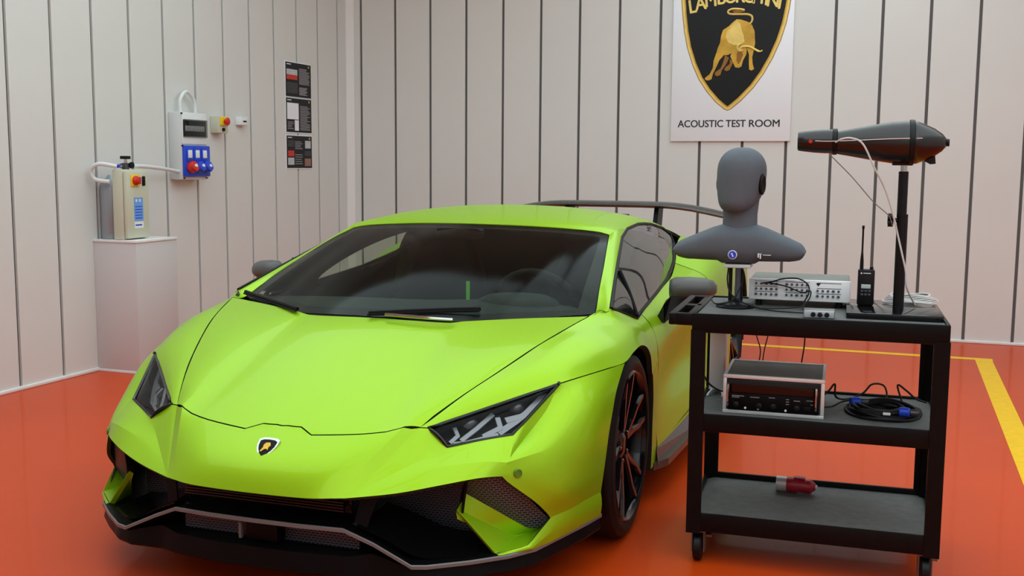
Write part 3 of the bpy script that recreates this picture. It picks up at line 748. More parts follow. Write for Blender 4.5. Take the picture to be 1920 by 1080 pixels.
# --- cabin
dsh = loft([[(.16, -.62, .735), (.20, -.3, .755), (.21, 0, .758), (.20, .3, .755), (.16, .62, .735)],
            [(-.10, -.70, .765), (-.05, -.35, .782), (-.03, 0, .785), (-.05, .35, .785), (-.10, .70, .765)],
            [(-.33, -.72, .752), (-.32, -.35, .765), (-.32, 0, .77), (-.32, .38, .79), (-.33, .72, .752)],
            [(-.40, -.72, .68), (-.42, -.35, .68), (-.42, 0, .68), (-.42, .38, .70), (-.40, .72, .68)],
            [(-.33, -.72, .45), (-.33, -.35, .45), (-.33, 0, .45), (-.33, .38, .45), (-.33, .72, .45)]], 4, 5)
MB().grid(dsh).build('dashboard', M_dash, car, 60)
bn = MB().lathe([(.17, 0), (.16, .03), (.12, .05), (.001, .055)], (-.26, .38, .765), 'z', 24); bn.v = [(-.26+(p[0]+.26)*.8, p[1], p[2]) for p in bn.v]
bn.build('instrument_hood', M_dash, car, 60)
stw = MB()
ring_ = [(-.50+.055*math.sin(a), .38+.175*math.cos(a), .735+.155*math.sin(a)) for a in np.linspace(0, 2*PI, 24, endpoint=False)]
stw.tube(ring_, .016, 8, closed=True, smooth=1); stw.tube([(-.50, .22, .735), (-.47, .38, .725), (-.50, .54, .735)], .02, 6); stw.tube([(-.48, .38, .72), (-.525, .38, .60)], .022, 6)
stw.build('steering_wheel', M_int, car, 50)
for s in (1, -1):
    st_ = empty('seat', None, None); st_.parent = car
    for nm, rw in (('seat_cushion', [[(-.75, .14, .36), (-.75, .38, .34), (-.75, .62, .36)], [(-1.0, .14, .34), (-1.0, .38, .31), (-1.0, .62, .34)], [(-1.22, .14, .33), (-1.22, .38, .30), (-1.22, .62, .33)]]),
                   ('seat_back', [[(-1.20, .13, .32), (-1.25, .38, .30), (-1.20, .63, .32)], [(-1.26, .12, .55), (-1.34, .38, .55), (-1.26, .64, .55)], [(-1.36, .18, .78), (-1.42, .38, .80), (-1.36, .58, .78)], [(-1.42, .26, .95), (-1.46, .38, .97), (-1.42, .50, .95)]])):
        g = loft(rw, 5, 6); g = g*np.array([1, s, 1])
        o = MB().grid(g).build(nm, M_int, st_, 60); md = o.modifiers.new('solid', 'SOLIDIFY'); md.thickness = .09; md.offset = 0
# bulkhead, headliner, inner pillars, door cards
bk = loft([[(-1.55, -.70, .40), (-1.55, 0, .40), (-1.55, .70, .40)], [(-1.60, -.70, .85), (-1.60, 0, .85), (-1.60, .70, .85)], [(-1.68, -.60, 1.04), (-1.68, 0, 1.07), (-1.68, .60, 1.04)]], 5, 5)
MB().grid(bk).build('bulkhead', M_int, car, 60)
MB().grid(gR-np.array([0, 0, .022])).build('headliner', M_int, car, 60)
for s in (1, -1):
    F = (lambda g: g) if s > 0 else mir
    lo_ = [(-.114, .801), (-.35, .871), (-.597, .941), (-.85, 1.012), (-1.034, 1.035), (-1.30, 1.04)]; li_ = [(-.70, .735), (-.70, .805), (-.86, .875), (-1.12, .935), (-1.40, .968), (-1.60, .975)]
    gl_ = loft([[(x+.0, (gy(x, z)-.02), z-.006) for x, z in lo_], [(x, (gy(x, z)-.055), z) for x, z in li_]], 4, 4)
    MB().grid(F(gl_)).build('pillar_lining', M_int, car, 60)
    dc = loft([[(-.36, .80, .732), (-.9, .775, .772), (-1.3, .76, .80), (-1.56, .73, .845)], [(-.36, .80, .60), (-.9, .77, .60), (-1.3, .77, .60), (-1.56, .77, .60)], [(-.36, .80, .25), (-.9, .80, .25), (-1.3, .80, .25), (-1.56, .80, .25)]], 5, 5)
    MB().grid(F(dc)).build('door_card', M_int, car, 60)
    MB().add([(-.10, .74*s, .77), (-.38, .81*s, .735), (-.38, .80*s, .25), (-.10, .70*s, .5)], [(0, 1, 2, 3)]).build('footwell_side', M_int, car, None)
MB().box((-1.7, -.80, .16), (-.05, .80, .18)).build('cabin_floor', M_int, car, None)
MB().box((-.35, -.08, .2), (-1.4, .08, .48)).build('centre_tunnel', M_int, car, None)
MB().box((-.205, .186, .795), (-.20, .2, .868)).build('measuring_tape', mat('green_tape', (.12, .5, .05), .5), car, None)
im = MB().box((-.62, -.11, 1.0), (-.60, .11, 1.05), .008); im.build('cabin_mirror', M_gloss, car)

# ------------------------------------------------------------------ wall sign on the back wall
M_sign = mat('sign_white', srgb(243, 245, 250), 0.45)
M_ink = mat('sign_ink', (0.02, 0.021, 0.023), 0.5)
M_field = mat('shield_black', (0.004, 0.0045, 0.005), 0.4, spec=.3)
M_goldp = mat('gold_print', srgb(206, 160, 52), 0.4, metal=0.25, var=0.22, scale=9)
M_goldl = mat('gold_light', srgb(236, 204, 112), 0.4, metal=0.2, var=0.12, scale=14)
M_goldd = mat('gold_deep', srgb(150, 98, 24), 0.45, metal=0.2, var=0.15, scale=14)
SX0, SZ0 = -1.787, 1.5275
sg = empty('wall_sign', 'tall white sign board with black and gold bull shield and ACOUSTIC TEST ROOM lettering', 'sign', (SX0+.4755, D_-.021, SZ0))
def zx(p): return ((p[0]/3.857+1240-1261.5)*.004246-.4755, (265.5-p[1]/3.857)*.00421)
def plate(nm, poly, d, m, parent=sg, conv=zx, thick=.0012):
    P = [conv(p) for p in poly]
    return MB().prism([(a, b) for a, b in P], -d-thick, -d, 'y').build(nm, m, parent, None)
MB().box((-.4755, -.022, 0), (.4755, 0, 1.50), .003).build('board', M_sign, sg)
so = [(140, 0), (150, 100), (165, 220), (190, 340), (230, 460), (280, 570), (340, 660), (410, 740), (470, 790), (497, 802), (525, 790), (590, 735), (680, 640), (750, 540), (810, 430), (860, 310), (895, 190), (915, 80), (925, 0), (932, -120), (930, -220), (800, -262), (660, -285), (530, -292), (400, -285), (260, -262), (130, -220), (132, -120)]
ctr = np.array((530, 170.))
def inset(poly, k):
    P = np.array(poly, float); n = len(P); out = []
    for i in range(n):
        t = P[(i+1) % n]-P[i-1]; nn = np.array((t[1], -t[0])); nn /= np.linalg.norm(nn)
        if nn @ (ctr-P[i]) < 0: nn = -nn
        out.append(tuple(P[i]+nn*k))
    return out
plate('shield_border', so, .0222, M_goldd)
plate('shield_rim', inset(so, 5), .0235, M_goldl)
plate('shield_inner_rim', inset(so, 22), .0248, M_goldp)
plate('shield_field', inset(so, 32), .0261, M_field)
# bull relief
bull = {'tail': [(640, 185), (655, 160), (652, 130), (620, 115), (560, 112), (500, 108), (482, 95), (490, 80), (520, 72), (570, 76), (600, 84)]}
P = [zx(p) for p in bull['tail']]
MB().tube([(a, -.029, b) for a, b in P], .0085, 6).build('bull_tail', M_goldl, sg)
plate('bull_tail_tuft', [(510, 88), (540, 80), (590, 82), (606, 90), (570, 100), (530, 100)], .0275, M_goldd)
plate('bull_hind_leg', [(640, 200), (672, 225), (682, 320), (672, 380), (664, 420), (668, 465), (680, 505), (662, 516), (645, 508), (642, 465), (640, 400), (625, 360), (630, 280)], .0275, M_goldp)
plate('bull_front_leg', [(455, 300), (440, 340), (405, 385), (388, 440), (384, 490), (362, 535), (328, 562), (330, 575), (352, 581), (376, 572), (386, 530), (402, 500), (430, 435), (470, 390), (480, 330)], .0275, M_goldp)
plate('bull_front_leg', [(470, 400), (458, 450), (440, 495), (402, 522), (398, 540), (415, 551), (440, 543), (448, 510), (480, 465), (500, 420)], .0275, M_goldd)
plate('bull_rear_leg', [(505, 430), (505, 465), (478, 485), (466, 505), (482, 516), (505, 508), (520, 475), (530, 450)], .0275, M_goldd)
plate('bull_body', [(545, 147), (575, 150), (630, 170), (655, 190), (676, 240), (680, 320), (660, 340), (620, 345), (580, 375), (520, 385), (490, 400), (440, 400), (405, 395), (415, 350), (432, 310), (437, 260), (450, 220), (490, 195), (520, 165)], .0283, M_goldp)
plate('bull_back', [(545, 155), (570, 175), (582, 220), (600, 270), (606, 310), (570, 330), (530, 330), (490, 310), (470, 270), (478, 230), (510, 190)], .0295, M_goldl)
plate('bull_head', [(525, 365), (560, 335), (600, 335), (625, 360), (622, 400), (600, 440), (590, 485), (570, 495), (545, 490), (528, 455), (508, 410)], .0305, M_goldp)
plate('bull_face', [(555, 385), (580, 375), (600, 400), (582, 450), (566, 470), (552, 440)], .0318, M_goldd)
for pts in ([(575, 365), (590, 345), (640, 345), (680, 365), (715, 382), (735, 374)], [(600, 372), (575, 374), (558, 358), (562, 335), (585, 322)]):
    MB().tube([(zx(p)[0], -.034, zx(p)[1]) for p in pts], [.0095]*20+[.006]*6, 6).build('bull_horn', M_goldl, sg)
for i, ch in enumerate('LAMBORGHINI'):
    xs = (222, 282, 355, 430, 498, 565, 630, 692, 752, 798, 846)[i] if True else 0
    yb = 38+62*((xs-540)/320)**2
    X, Z = zx((xs, yb-52))
    text_mesh('letter', ch, .150, M_goldl, sg, (X, -.0275, Z), (PI/2, -.16*(xs-540)/320*-1, 0), .0008, sx=.86, fat=.003)
for wd_, x0, x1 in (('ACOUSTIC', 135, 470), ('TEST', 488, 632), ('ROOM', 655, 873)):
    tm = text_mesh('word', wd_, .080, M_ink, sg, (0, 0, 0), (PI/2, 0, 0), .0006, fat=.0016)
    xs_ = [q.co.x for q in tm.data.vertices]; k_ = (zx((x1, 0))[0]-zx((x0, 0))[0])/(max(xs_)-min(xs_)); m_ = (max(xs_)+min(xs_))/2
    for q in tm.data.vertices: q.co.x = (q.co.x-m_)*k_
    tm.location = (zx(((x0+x1)/2, 0))[0], -.0227, zx((0, 898))[1])

# ------------------------------------------------------------------ left wall: posters and electrical things
XW = -E_+.021
M_poster = mat('poster_black', (0.005, 0.005, 0.0055), 0.4, spec=.3)
M_txt = mat('poster_text', srgb(150, 150, 152), 0.6)
M_red = mat('red_print', srgb(200, 50, 30), 0.5, var=.1, scale=60)
M_dimp = mat('dim_print', srgb(52, 54, 58), 0.5, var=.3, scale=50)
M_greyp = mat('pale_print', srgb(190, 196, 200), 0.5, var=.15, scale=60)
def poster(z0, z1, label, blocks, lines):
    p = empty('wall_poster', label, 'poster', (XW, 7.64, z0), 0, 'information posters on the left wall')
    h = z1-z0; wd = .395
    MB().box((0, -.008, -.008), (.004, wd+.008, h+.008)).build('backing', M_sign, p, None)
    MB().box((.004, 0, 0), (.006, wd, h)).build('printed_sheet', M_poster, p, None)
    for (a, b, c, d, m) in blocks: MB().box((.006, a*wd, c*h), (.0068, b*wd, d*h)).build('picture', m, p, None)
    for (a, b, c, d, n) in lines:
        for i in range(n):
            zz = c+(d-c)*(i+.5)/n; bb = b-(b-a)*(.35*random.random() if i % 3 else .02)
            MB().box((.006, a*wd, (zz-.011)*h), (.0066, bb*wd, (zz+.011)*h)).build('text_line', M_txt, p, None)
    MB().box((.006, .04*wd, .93*h), (.0066, .2*wd, .955*h)).build('text_line', M_sign, p, None)
    MB().box((.006, .88*wd, .90*h), (.0066, .93*wd, .96*h)).build('logo', M_goldp, p, None)
poster(1.873, 2.150, 'black poster with red car picture, topmost of three on the left wall', [(.03, .45, .64, .80, M_greyp), (.03, .45, .50, .64, M_red), (.03, .45, .10, .42, M_dimp)], [(.52, .95, .38, .86, 12), (.52, .85, .06, .30, 7)])
poster(1.582, 1.860, 'black poster with white drawing, middle of three on the left wall', [(.03, .48, .38, .86, M_sign), (.32, .48, .05, .36, M_sign)], [(.54, .95, .06, .80, 17), (.05, .28, .08, .32, 5)])
poster(1.287, 1.553, 'black poster with small photos, lowest of three on the left wall', [(.04, .28, .66, .86, M_dimp), (.04, .28, .36, .54, M_red), (.04, .28, .10, .32, M_greyp), (.72, .95, .62, .86, M_greyp), (.70, .95, .38, .54, M_dimp), (.70, .95, .06, .30, mat('brown_print', srgb(150, 110, 95), .5, var=.2, scale=60))], [(.32, .62, .58, .84, 5), (.32, .62, .10, .45, 5)])

M_gbox = mat('grey_plastic', srgb(212, 213, 212), 0.45)
M_wplas = mat('white_plastic', srgb(236, 238, 238), 0.4)
M_beige = mat('beige_enamel', srgb(205, 204, 182), 0.4, var=.02)
M_blue = mat('blue_plastic', srgb(28, 70, 205), 0.35)
M_bluel = mat('blue_light_print', srgb(110, 165, 235), 0.5)
M_redp = mat('red_plastic', srgb(205, 38, 28), 0.35)
M_yel = mat('yellow_plastic', srgb(244, 208, 25), 0.4)
M_winp = glass('smoked_window', (.55, .57, .58), 1.45)
M_black = mat('black_plastic', (0.0045, 0.0045, 0.005), 0.42, spec=.25)
M_cond = mat('white_conduit', srgb(224, 226, 226), 0.45)
# socket distribution box
eb = empty('power_socket_box', 'pale grey wall box with breaker window and blue sockets', 'electrical box', (XW, 6.14, 1.205))
MB().box((0, 0, 0), (.105, .28, .465), .008).build('enclosure', M_gbox, eb)
MB().box((.105, .004, .245), (.113, .276, .46), .003).build('front_cover', M_wplas, eb)
MB().box((.1125, .012, .30), (.1135, .266, .408)).build('breaker_row', M_dark, eb, None)
for i in range(9): MB().box((.1135, .03+.024*i, .335), (.121, .048+.024*i, .372), .001).build('breaker', M_gbox, eb)
MB().box((.113, .008, .292), (.127, .270, .416), .004).build('breaker_window', M_winp, eb)
MB().box((.105, .004, .022), (.128, .290, .236), .006).build('socket_plate', M_blue, eb)
for i in range(3):
    y = .052+.083*i
    MB().box((.128, y-.020, .150), (.141, y+.020, .205), .005).build('socket_flap', M_wplas, eb)
    MB().box((.128, y-.034, .128), (.133, y+.034, .222), .002).build('socket_frame', M_blue, eb)
    s_ = MB().lathe([(.036, 0), (.040, .012), (.040, .038), (.034, .050), (.010, .052)], n=18)
    Mx = Matrix.Rotation(math.radians(72), 3, 'Y'); s_.v = [tuple(Mx @ Vector(p)+Vector((.126, y+.006, .082))) for p in s_.v]
    so_ = s_.build('industrial_socket', M_redp if i == 0 else M_blue, eb)
    c_ = MB().lathe([(.012, .052), (.011, .060)], n=12); c_.v = [tuple(Mx @ Vector(p)+Vector((.126, y+.006, .082))) for p in c_.v]; c_.build('socket_logo', M_wplas, so_, None)
for y, z in ((.012, .012), (.268, .012), (.012, .232), (.268, .232), (.0, .455), (.0, .235)):
    MB().cyl((.104, y+.002, z), .005, .012, 'x', 10).build('screw', M_dark, eb, None)
lp_ = tag(MB().tube([(XW+.05, 6.21, 1.665), (XW+.05, 6.215, 1.76), (XW+.045, 6.29, 1.815), (XW+.045, 6.37, 1.76), (XW+.045, 6.385, 1.665)], .013, 10).build('cable_loop', M_cond), 'white cable looping out of the top of the socket box', 'cable')
eb2 = empty('emergency_stop', 'beige wall box with yellow plate and red stop button', 'stop button', (XW, 6.616, 1.54))
MB().box((0, 0, 0), (.075, .115, .125), .006).build('enclosure', M_beige, eb2)
MB().box((.075, .012, .055), (.085, .105, .118), .003).build('yellow_plate', M_yel, eb2)
MB().lathe([(.014, 0), (.014, .012), (.026, .016), (.028, .026), (.020, .032), (.001, .033)], (.085, .062, .085), 'x', 18).build('button', M_redp, eb2, 50)
MB().lathe([(.013, 0), (.013, .012), (.006, .014)], (.075, .05, .026), 'x', 14).build('key_switch', M_black, eb2, 50)
eb3 = empty('wall_sensor', 'small white sensor box right of the red stop button', 'sensor', (XW, 6.93, 1.61))
MB().box((0, 0, 0), (.05, .10, .062), .004).build('enclosure', M_wplas, eb3)
MB().box((.05, .03, .022), (.0508, .075, .034)).build('print', M_black, eb3, None)
# pedestal and control box
pd = empty('pedestal', 'tall pinkish grey plinth standing against the left wall', 'pedestal', (-4.754, 5.375, 0))
M_ped = mat('pedestal_paint', srgb(208, 203, 203), 0.5)
MB().box((0, 0, .015), (.325, .392, .825), .002).build('body', M_ped, pd)
MB().box((0, -.006, .825), (.331, .398, .840), .002).build('top', M_white, pd)
MB().box((0, -.004, 0), (.329, .396, .016), .002).build('skirting', M_white, pd)
PZ = .841
cb = empty('control_box', 'beige control box with yellow and red switch standing on the plinth', 'control box', (-4.60, 5.39, PZ))
MB().box((-.01, 0, 0), (.068, .215, .437), .010).build('enclosure', M_beige, cb)
MB().box((.070, .004, .006), (.100, .211, .431), .012).build('door', M_beige, cb)
MB().box((.100, .040, .330), (.106, .118, .405), .004).build('switch_plate', M_yel, cb)
sw_ = MB().lathe([(.030, 0), (.028, .012), (.018, .018), (.018, .030), (.012, .034)], (.106, .079, .368), 'x', 20).build('rotary_switch', M_redp, cb)
MB().box((.136, .073, .345), (.146, .085, .391), .003).build('switch_grip', M_redp, sw_)
MB().box((.100, .145, .335), (.108, .172, .395), .004).build('meter', M_black, cb)
MB().box((.100, .065, .115), (.1008, .150, .262)).build('blue_label', M_bluel, cb, None)
MB().box((.1008, .080, .235), (.1014, .096, .252)).build('label_mark', M_wplas, cb, None)
MB().box((.1008, .112, .235), (.1014, .128, .252)).build('label_mark', M_wplas, cb, None)
for i in range(5): MB().box((.1008, .075, .130+.018*i), (.1013, .140, .136+.018*i)).build('label_line', M_blue, cb, None)
MB().box((.100, .067, .070), (.1006, .150, .110)).build('white_label', M_wplas, cb, None)
MB().box((.1006, .073, .085), (.1010, .135, .094)).build('label_line', M_blue, cb, None)
gc = empty('gas_cylinder', 'grey metal cylinder standing behind the beige control box', 'gas cylinder', (-4.682, 5.47, PZ))
MB().lathe([(.066, 0), (.0695, .006), (.0695, .33), (.060, .36), (.03, .385), (.02, .40)], n=28).build('body', mat('cylinder_grey', srgb(150, 156, 162), .35, metal=.3), gc, 40)
vl = empty('pressure_regulator', 'small dark valve and regulator on top of the beige control box', 'valve', (-4.575, 5.46, PZ+.437))
MB().cyl((0, .02, 0), .022, .04, 'z', 16).build('body', M_disc, vl)
MB().cyl((0, .02, .04), .010, .026, 'z', 12).build('stem', M_chrome, vl)
MB().box((-.022, -.006, .064), (.022, .046, .084), .004).build('knob', M_black, vl)
MB().cyl((0, -.04, .022), .012, .125, 'y', 12).build('pipe', M_chrome, vl)
MB().cyl((.0, -.02, .022), .017, .02, 'y', 6).build('nut', M_disc, vl)
MB().cyl((.02, .045, .026), .020, .012, 'x', 18).build('gauge', M_black, vl)
MB().cyl((.0, -.055, .020), .011, .018, 'y', 10).build('blue_fitting', M_blue, vl)
tag(MB().tube([(-4.575, 5.40, PZ+.455), (-4.66, 5.34, PZ+.47), (-4.715, 5.33, PZ+.43), (-4.70, 5.35, PZ+.375), (-4.62, 5.385, PZ+.36)], .013, 10).build('flexible_conduit', M_cond), 'white flexible conduit curling out left of the beige control box', 'cable')
tag(MB().tube([(-4.575, 5.55, PZ+.458), (-4.60, 5.70, PZ+.455), (-4.65, 5.95, PZ+.440), (-4.675, 6.10, PZ+.425), (-4.68, 6.145, PZ+.42)], .013, 10).build('flexible_conduit', M_cond), 'white flexible conduit running from the valve to the socket box', 'cable')

# ------------------------------------------------------------------ equipment cart
CA, CX, CY = 0.05, -0.619, 3.432
ca, sa = math.cos(CA), math.sin(CA)
def CW(x, y, z): return (CX+x*ca-y*sa, CY+x*sa+y*ca, z)
M_cart = mat('cart_black', (0.0045, 0.0042, 0.0045), 0.36, var=.15, scale=25, bump=.08, bscale=250, spec=0.13)
M_mat1 = mat('shelf_mat', (0.12, 0.125, 0.12), 0.6, spec=.3, var=.15, scale=30, bump=.15, bscale=350)
cart = empty('utility_cart', 'black three shelf rolling utility cart loaded with audio equipment', 'cart', (CX, CY, 0), CA)
W, Dp = .786, .521
def shelf(nm, z0, z1, floor, dl=0.0):
    o = MB()
    o.box((0, 0, z0), (W, .012, z1), .004); o.box((0, Dp-.012, z0), (W, Dp, z1), .004); o.box((0, .012, z0), (.012, Dp-.012, z1), .003); o.box((W-.012, .012, z0), (W, Dp-.012, z1), .003)
    so2 = o.build(nm, M_cart, cart)
    MB().box((.012, .012, floor-.008), (W-.012, Dp-.012, floor)).build('tray', M_mat1, so2, None)
shelf('top_shelf', .781, .844, .838); shelf('middle_shelf', .452, .512, .502); shelf('bottom_shelf', .111, .175, .154)
for x in (.0, W):
    for y in (0, Dp):
        sx = 1 if x == 0 else -1; sy = 1 if y == 0 else -1
        b = MB().prism([(x-sx*.002, y-sy*.002), (x+sx*.046, y-sy*.002), (x+sx*.046, y+sy*.010), (x+sx*.030, y+sy*.014), (x+sx*.026, y+sy*.030), (x+sx*.010, y+sy*.042), (x-sx*.002, y+sy*.046)], .105, .790)
        b.build('post', M_cart, cart, None)
hd = MB(); hd.box((-.078, .004, .802), (-.052, Dp-.004, .842), .006); hd.box((-.056, .004, .802), (.004, .03, .842), .005); hd.box((-.056, Dp/2-.02, .806), (.004, Dp/2+.02, .840), .004); hd.box((-.056, Dp-.03, .802), (.004, Dp-.004, .842), .005); hd.box((-.02, .03, .806), (.004, Dp-.03, .840), .004)
hd.build('handle', M_cart, cart)
M_cgrey = mat('caster_metal', srgb(120, 120, 118), .35, metal=.7)
for x in (.035, W-.035):
    for y in (.045, Dp-.045):
        c = MB().lathe([(.045, -.014), (.049, -.010), (.049, .010), (.045, .014)], (x, y, .0495), 'x', 24).build('caster', M_black, cart, 40)
        fk = MB(); fk.box((x-.022, y-.012, .03), (x-.018, y+.030, .108)); fk.box((x+.018, y-.012, .03), (x+.022, y+.030, .108)); fk.box((x-.026, y-.02, .100), (x+.026, y+.034, .111)); fk.build('caster_fork', M_cgrey, c, None)
        MB().box((x+.02, y+.03, .07), (x+.04, y+.06, .078)).build('brake_lever', M_cgrey, c, None)
ZT = .8385
def item(nm, label, cat, x, y, z, rz=0.0, group=None): return empty(nm, label, cat, CW(x, y, z), CA+rz, group)

# dummy head and shoulders on a stand
M_dum = mat('dummy_grey', (0.100, 0.118, 0.138), 0.65, spec=.3, var=.04, scale=20, bump=.06, bscale=500)
dm = item('acoustic_dummy', 'dark grey faceless dummy head and shoulders on the cart stand', 'mannequin', .121, .25, ZT)
dz = lambda z: z-ZT
def ell(secs, n=28, pw=1.0):
    g = []
    for (z, cx, cy, rx, ry) in secs:
        row = []
        for k in range(n+1):
            a = 2*PI*k/n; c_, s_ = math.cos(a), math.sin(a)
            row.append((cx+rx*math.copysign(abs(c_)**pw, c_), cy+ry*math.copysign(abs(s_)**pw, s_), z))
        g.append(row)
    return np.array(g)
hs = [(1.168, 0, -.045, .010, .012), (1.170, 0, -.043, .030, .026), (1.178, 0, -.036, .046, .045), (1.195, .0, -.020, .060, .072), (1.220, 0, -.008, .0695, .086), (1.250, 0, 0, .0755, .094), (1.285, 0, .004, .0785, .098), (1.320, 0, .006, .0775, .097), (1.345, 0, .006, .070, .089), (1.364, 0, .006, .057, .073), (1.377, 0, .006, .040, .052), (1.384, 0, .006, .021, .028), (1.386, 0, .006, .001, .001)]
g = ell([(dz(z), a, b, c, d) for z, a, b, c, d in hs]); g = np.array([crv(g[:, j], 3) for j in range(g.shape[1])]).transpose(1, 0, 2)
hd_ = MB().grid(g).build('head', M_dum, dm, 70, weld=.0003)
g = ell([(dz(z), 0, .012, r, r*.95) for z, r in ((1.09, .066), (1.105, .061), (1.125, .0585), (1.16, .058), (1.20, .062), (1.24, .066))])
MB().grid(g).build('neck', M_dum, dm, 70, weld=.0003)
ZT_ = [(0, 1.125), (.055, 1.124), (.09, 1.113), (.12, 1.100), (.15, 1.087), (.18, 1.074), (.205, 1.062), (.2155, 1.051), (.2215, 1.036)]
ZB_ = [(0, .990), (.055, .990), (.066, .999), (.12, 1.0), (.15, 1.001), (.18, 1.001), (.205, 1.008), (.2155, 1.018), (.2215, 1.032)]
sx_ = [-.2215, -.219, -.213, -.205, -.19, -.17, -.15, -.12, -.09, -.07, -.055, 0, .055, .07, .09, .12, .15, .17, .19, .205, .213, .219, .2215]
g = []
for x in sx_:
    zt_, zb_ = interp(abs(x), ZT_), interp(abs(x), ZB_); ry = .082-.42*max(0, abs(x)-.09)**1.3; row = []
    for k in range(29):
        a = 2*PI*k/28; c_, s_ = math.cos(a), math.sin(a)
        row.append((x, .012+ry*math.copysign(abs(c_)**.7, c_), dz((zt_+zb_)/2+(zt_-zb_)/2*math.copysign(abs(s_)**.75, s_))))
    g.append(row)
to_ = MB().grid(np.array(g)).build('shoulders', M_dum, dm, 50, weld=.0003)
for s in (1, -1):
    MB().lathe([(.016, 0), (.024, .002), (.027, .008), (.022, .012), (.014, .009), (.008, .004)], (0, 0, 0), 'x', 16)
    b = MB().lathe([(.018, -.004), (.024, 0), (.026, .007), (.021, .011), (.015, .008), (.006, .004)], (0, 0, 0), 'x', 18)
    b.v = [((.074+p[0])*s, .0+p[1]*.75, dz(1.262)+p[2]*1.4) for p in b.v]
    b.build('ear', M_black, hd_, 50)
hd_.rotation_euler = (0, 0, -.38)
lg = MB().cyl((-.014, -.0725, dz(1.025)), .0155, .003, 'y', 28); lo_ = lg.build('round_logo', M_wplas, to_, None); lo_.location = (0, -.0025, 0)
l2 = MB().cyl((-.014, -.0765, dz(1.025)), .0125, .002, 'y', 28).build('logo_disc', M_blue, lo_, None)
MB().prism([(-.020, dz(1.029)), (-.014, dz(1.032)), (-.012, dz(1.024)), (-.008, dz(1.020)), (-.014, dz(1.018)), (-.016, dz(1.026))], -.0785, -.0766, 'y').build('logo_mark', M_wplas, lo_, None)
tmk = MB(); 
for (a, b, c, d) in ((.069, .073, 1.018, 1.032), (.076, .080, 1.014, 1.032), (.073, .082, 1.029, 1.032), (.086, .112, 1.026, 1.028)): tmk.box((a, -.0745, dz(c)), (b, -.070, dz(d)))
tmk.build('maker_mark', M_wplas, to_, None)
MB().box((-.045, -.05, dz(.978)), (.045, .06, dz(.990)), .003).build('mount_plate', M_gbox, dm)
MB().cyl((.0, .012, .010), .0105, dz(.979)-.01, 'z', 16).build('stand_tube', mat('steel_blue', srgb(96, 104, 122), .3, metal=.6), dm)
MB().cyl((-.026, .012, .010), .0065, dz(.979)-.01, 'z', 12).build('stand_rod', M_black, dm)
MB().cyl((.013, .012, .010), .004, dz(.979)-.01, 'z', 10).build('stand_rod', M_black, dm)
MB().lathe([(.064, 0), (.066, .004), (.060, .010), (.040, .016), (.014, .022), (.013, .03)], (-.006, .0, 0), n=32).build('stand_base', M_black, dm, 40)

# white-front signal unit
M_steel = mat('unit_casing', srgb(120, 122, 116), .5, metal=.3, var=.05)
M_face = mat('unit_face', srgb(248, 250, 250), .4)
M_knob = mat('knob_dark', srgb(70, 76, 88), .4)
mx_ = item('signal_unit', 'white fronted signal processing unit behind the small button box', 'audio unit', .157, .315, ZT+.026)
MB().box((0, .008, 0), (.333, .235, .070), .004).build('casing', M_steel, mx_)
MB().box((-.003, 0, -.004), (.336, .010, .070), .004).build('front_panel', M_face, mx_)
for y in (.03, .2):
    for x in (.03, .30): MB().cyl((x, y, -.026), .012, .026, 'z', 12).build('foot', M_black, mx_)
kn = MB().lathe([(.0042, 0), (.0042, -.006), (.0034, -.008)], axis='y', n=8).me('jack'); kn.materials.append(M_knob)
for r in range(3):
    for c in range(18):
        if (c % 6 == 5) or (r == 2 and c > 11): continue
        o = link('jack', kn, None, mx_, None, (.022+c*.0172, 0, .016+r*.0185)); 
        if (c+r) % 4 == 0: o.scale = (1.3, 1, 1.0)
for r in range(3):
    for c in range(3): MB().box((.016+c*.105, -.0012, .0235+r*.0185), (.096+c*.105, 0, .0252+r*.0185)).build('print_line', M_knob, mx_, None)
MB().prism([(.222, .060), (.238, .060), (.230, .050)], -.0015, 0, 'y').build('logo', M_black, mx_, None)
# small three-button box
sb = item('button_box', 'small grey box with three round black knobs at the cart front', 'control box', .349, .045, ZT)
MB().box((0, 0, .002), (.096, .06, .027), .003).build('casing', M_steel, sb)
MB().box((.002, -.003, .003), (.094, .001, .026), .002).build('front_panel', mat('panel_silver', srgb(186, 196, 200), .35, metal=.3), sb)
for i in range(3): MB().lathe([(.0078, 0), (.0078, -.008), (.006, -.010)], (.030+.021*i, -.003, .0145), 'y', 16).build('knob', M_black, sb)
# base plate, pole, bullet shaped measuring body
bpz = ZT+.020
pl_ = item('pole_stand', 'black pole on a flat base plate holding the bullet shaped body', 'stand', .645, .265, ZT)
MB().box((-.165, -.175, 0), (.128, .200, .020), .004).build('base_plate', M_gloss, pl_)
MB().cyl((-.0, 0, .020), .0175, .31, 'z', 20).build('lower_tube', M_black, pl_)
MB().cyl((-.003, 0, .32), .0155, .150, 'z', 20).build('upper_tube', M_black, pl_)
MB().cyl((-.003, 0, .47), .0105, .0192, 'z', 16).build('metal_neck', M_chrome, pl_)
kb = MB()
kb.lathe([(.008, .018), (.008, -.004)], (-.02, 0, .31), 'x', 10)
for k in range(5): kb.cyl((-.045, .014*math.cos(2*PI*k/5), .31+.014*math.sin(2*PI*k/5)), .009, .016, 'x', 10)
kb.cyl((-.046, 0, .31), .015, .018, 'x', 14); kb.build('clamp_knob', M_black, pl_)
M_bul = mat('bullet_gloss_black', (0.005, 0.0055, 0.005), .25, spec=.6)
bl = item('bullet_sound_source', 'glossy black bullet shaped sound source on top of the pole', 'speaker', .639, .265, 1.34)
def bx_(x): return x-.639
prof = [(.030, .312), (.034, .330), (.038, .360), (.040, .395), (.040, .420)]
AZ = .062
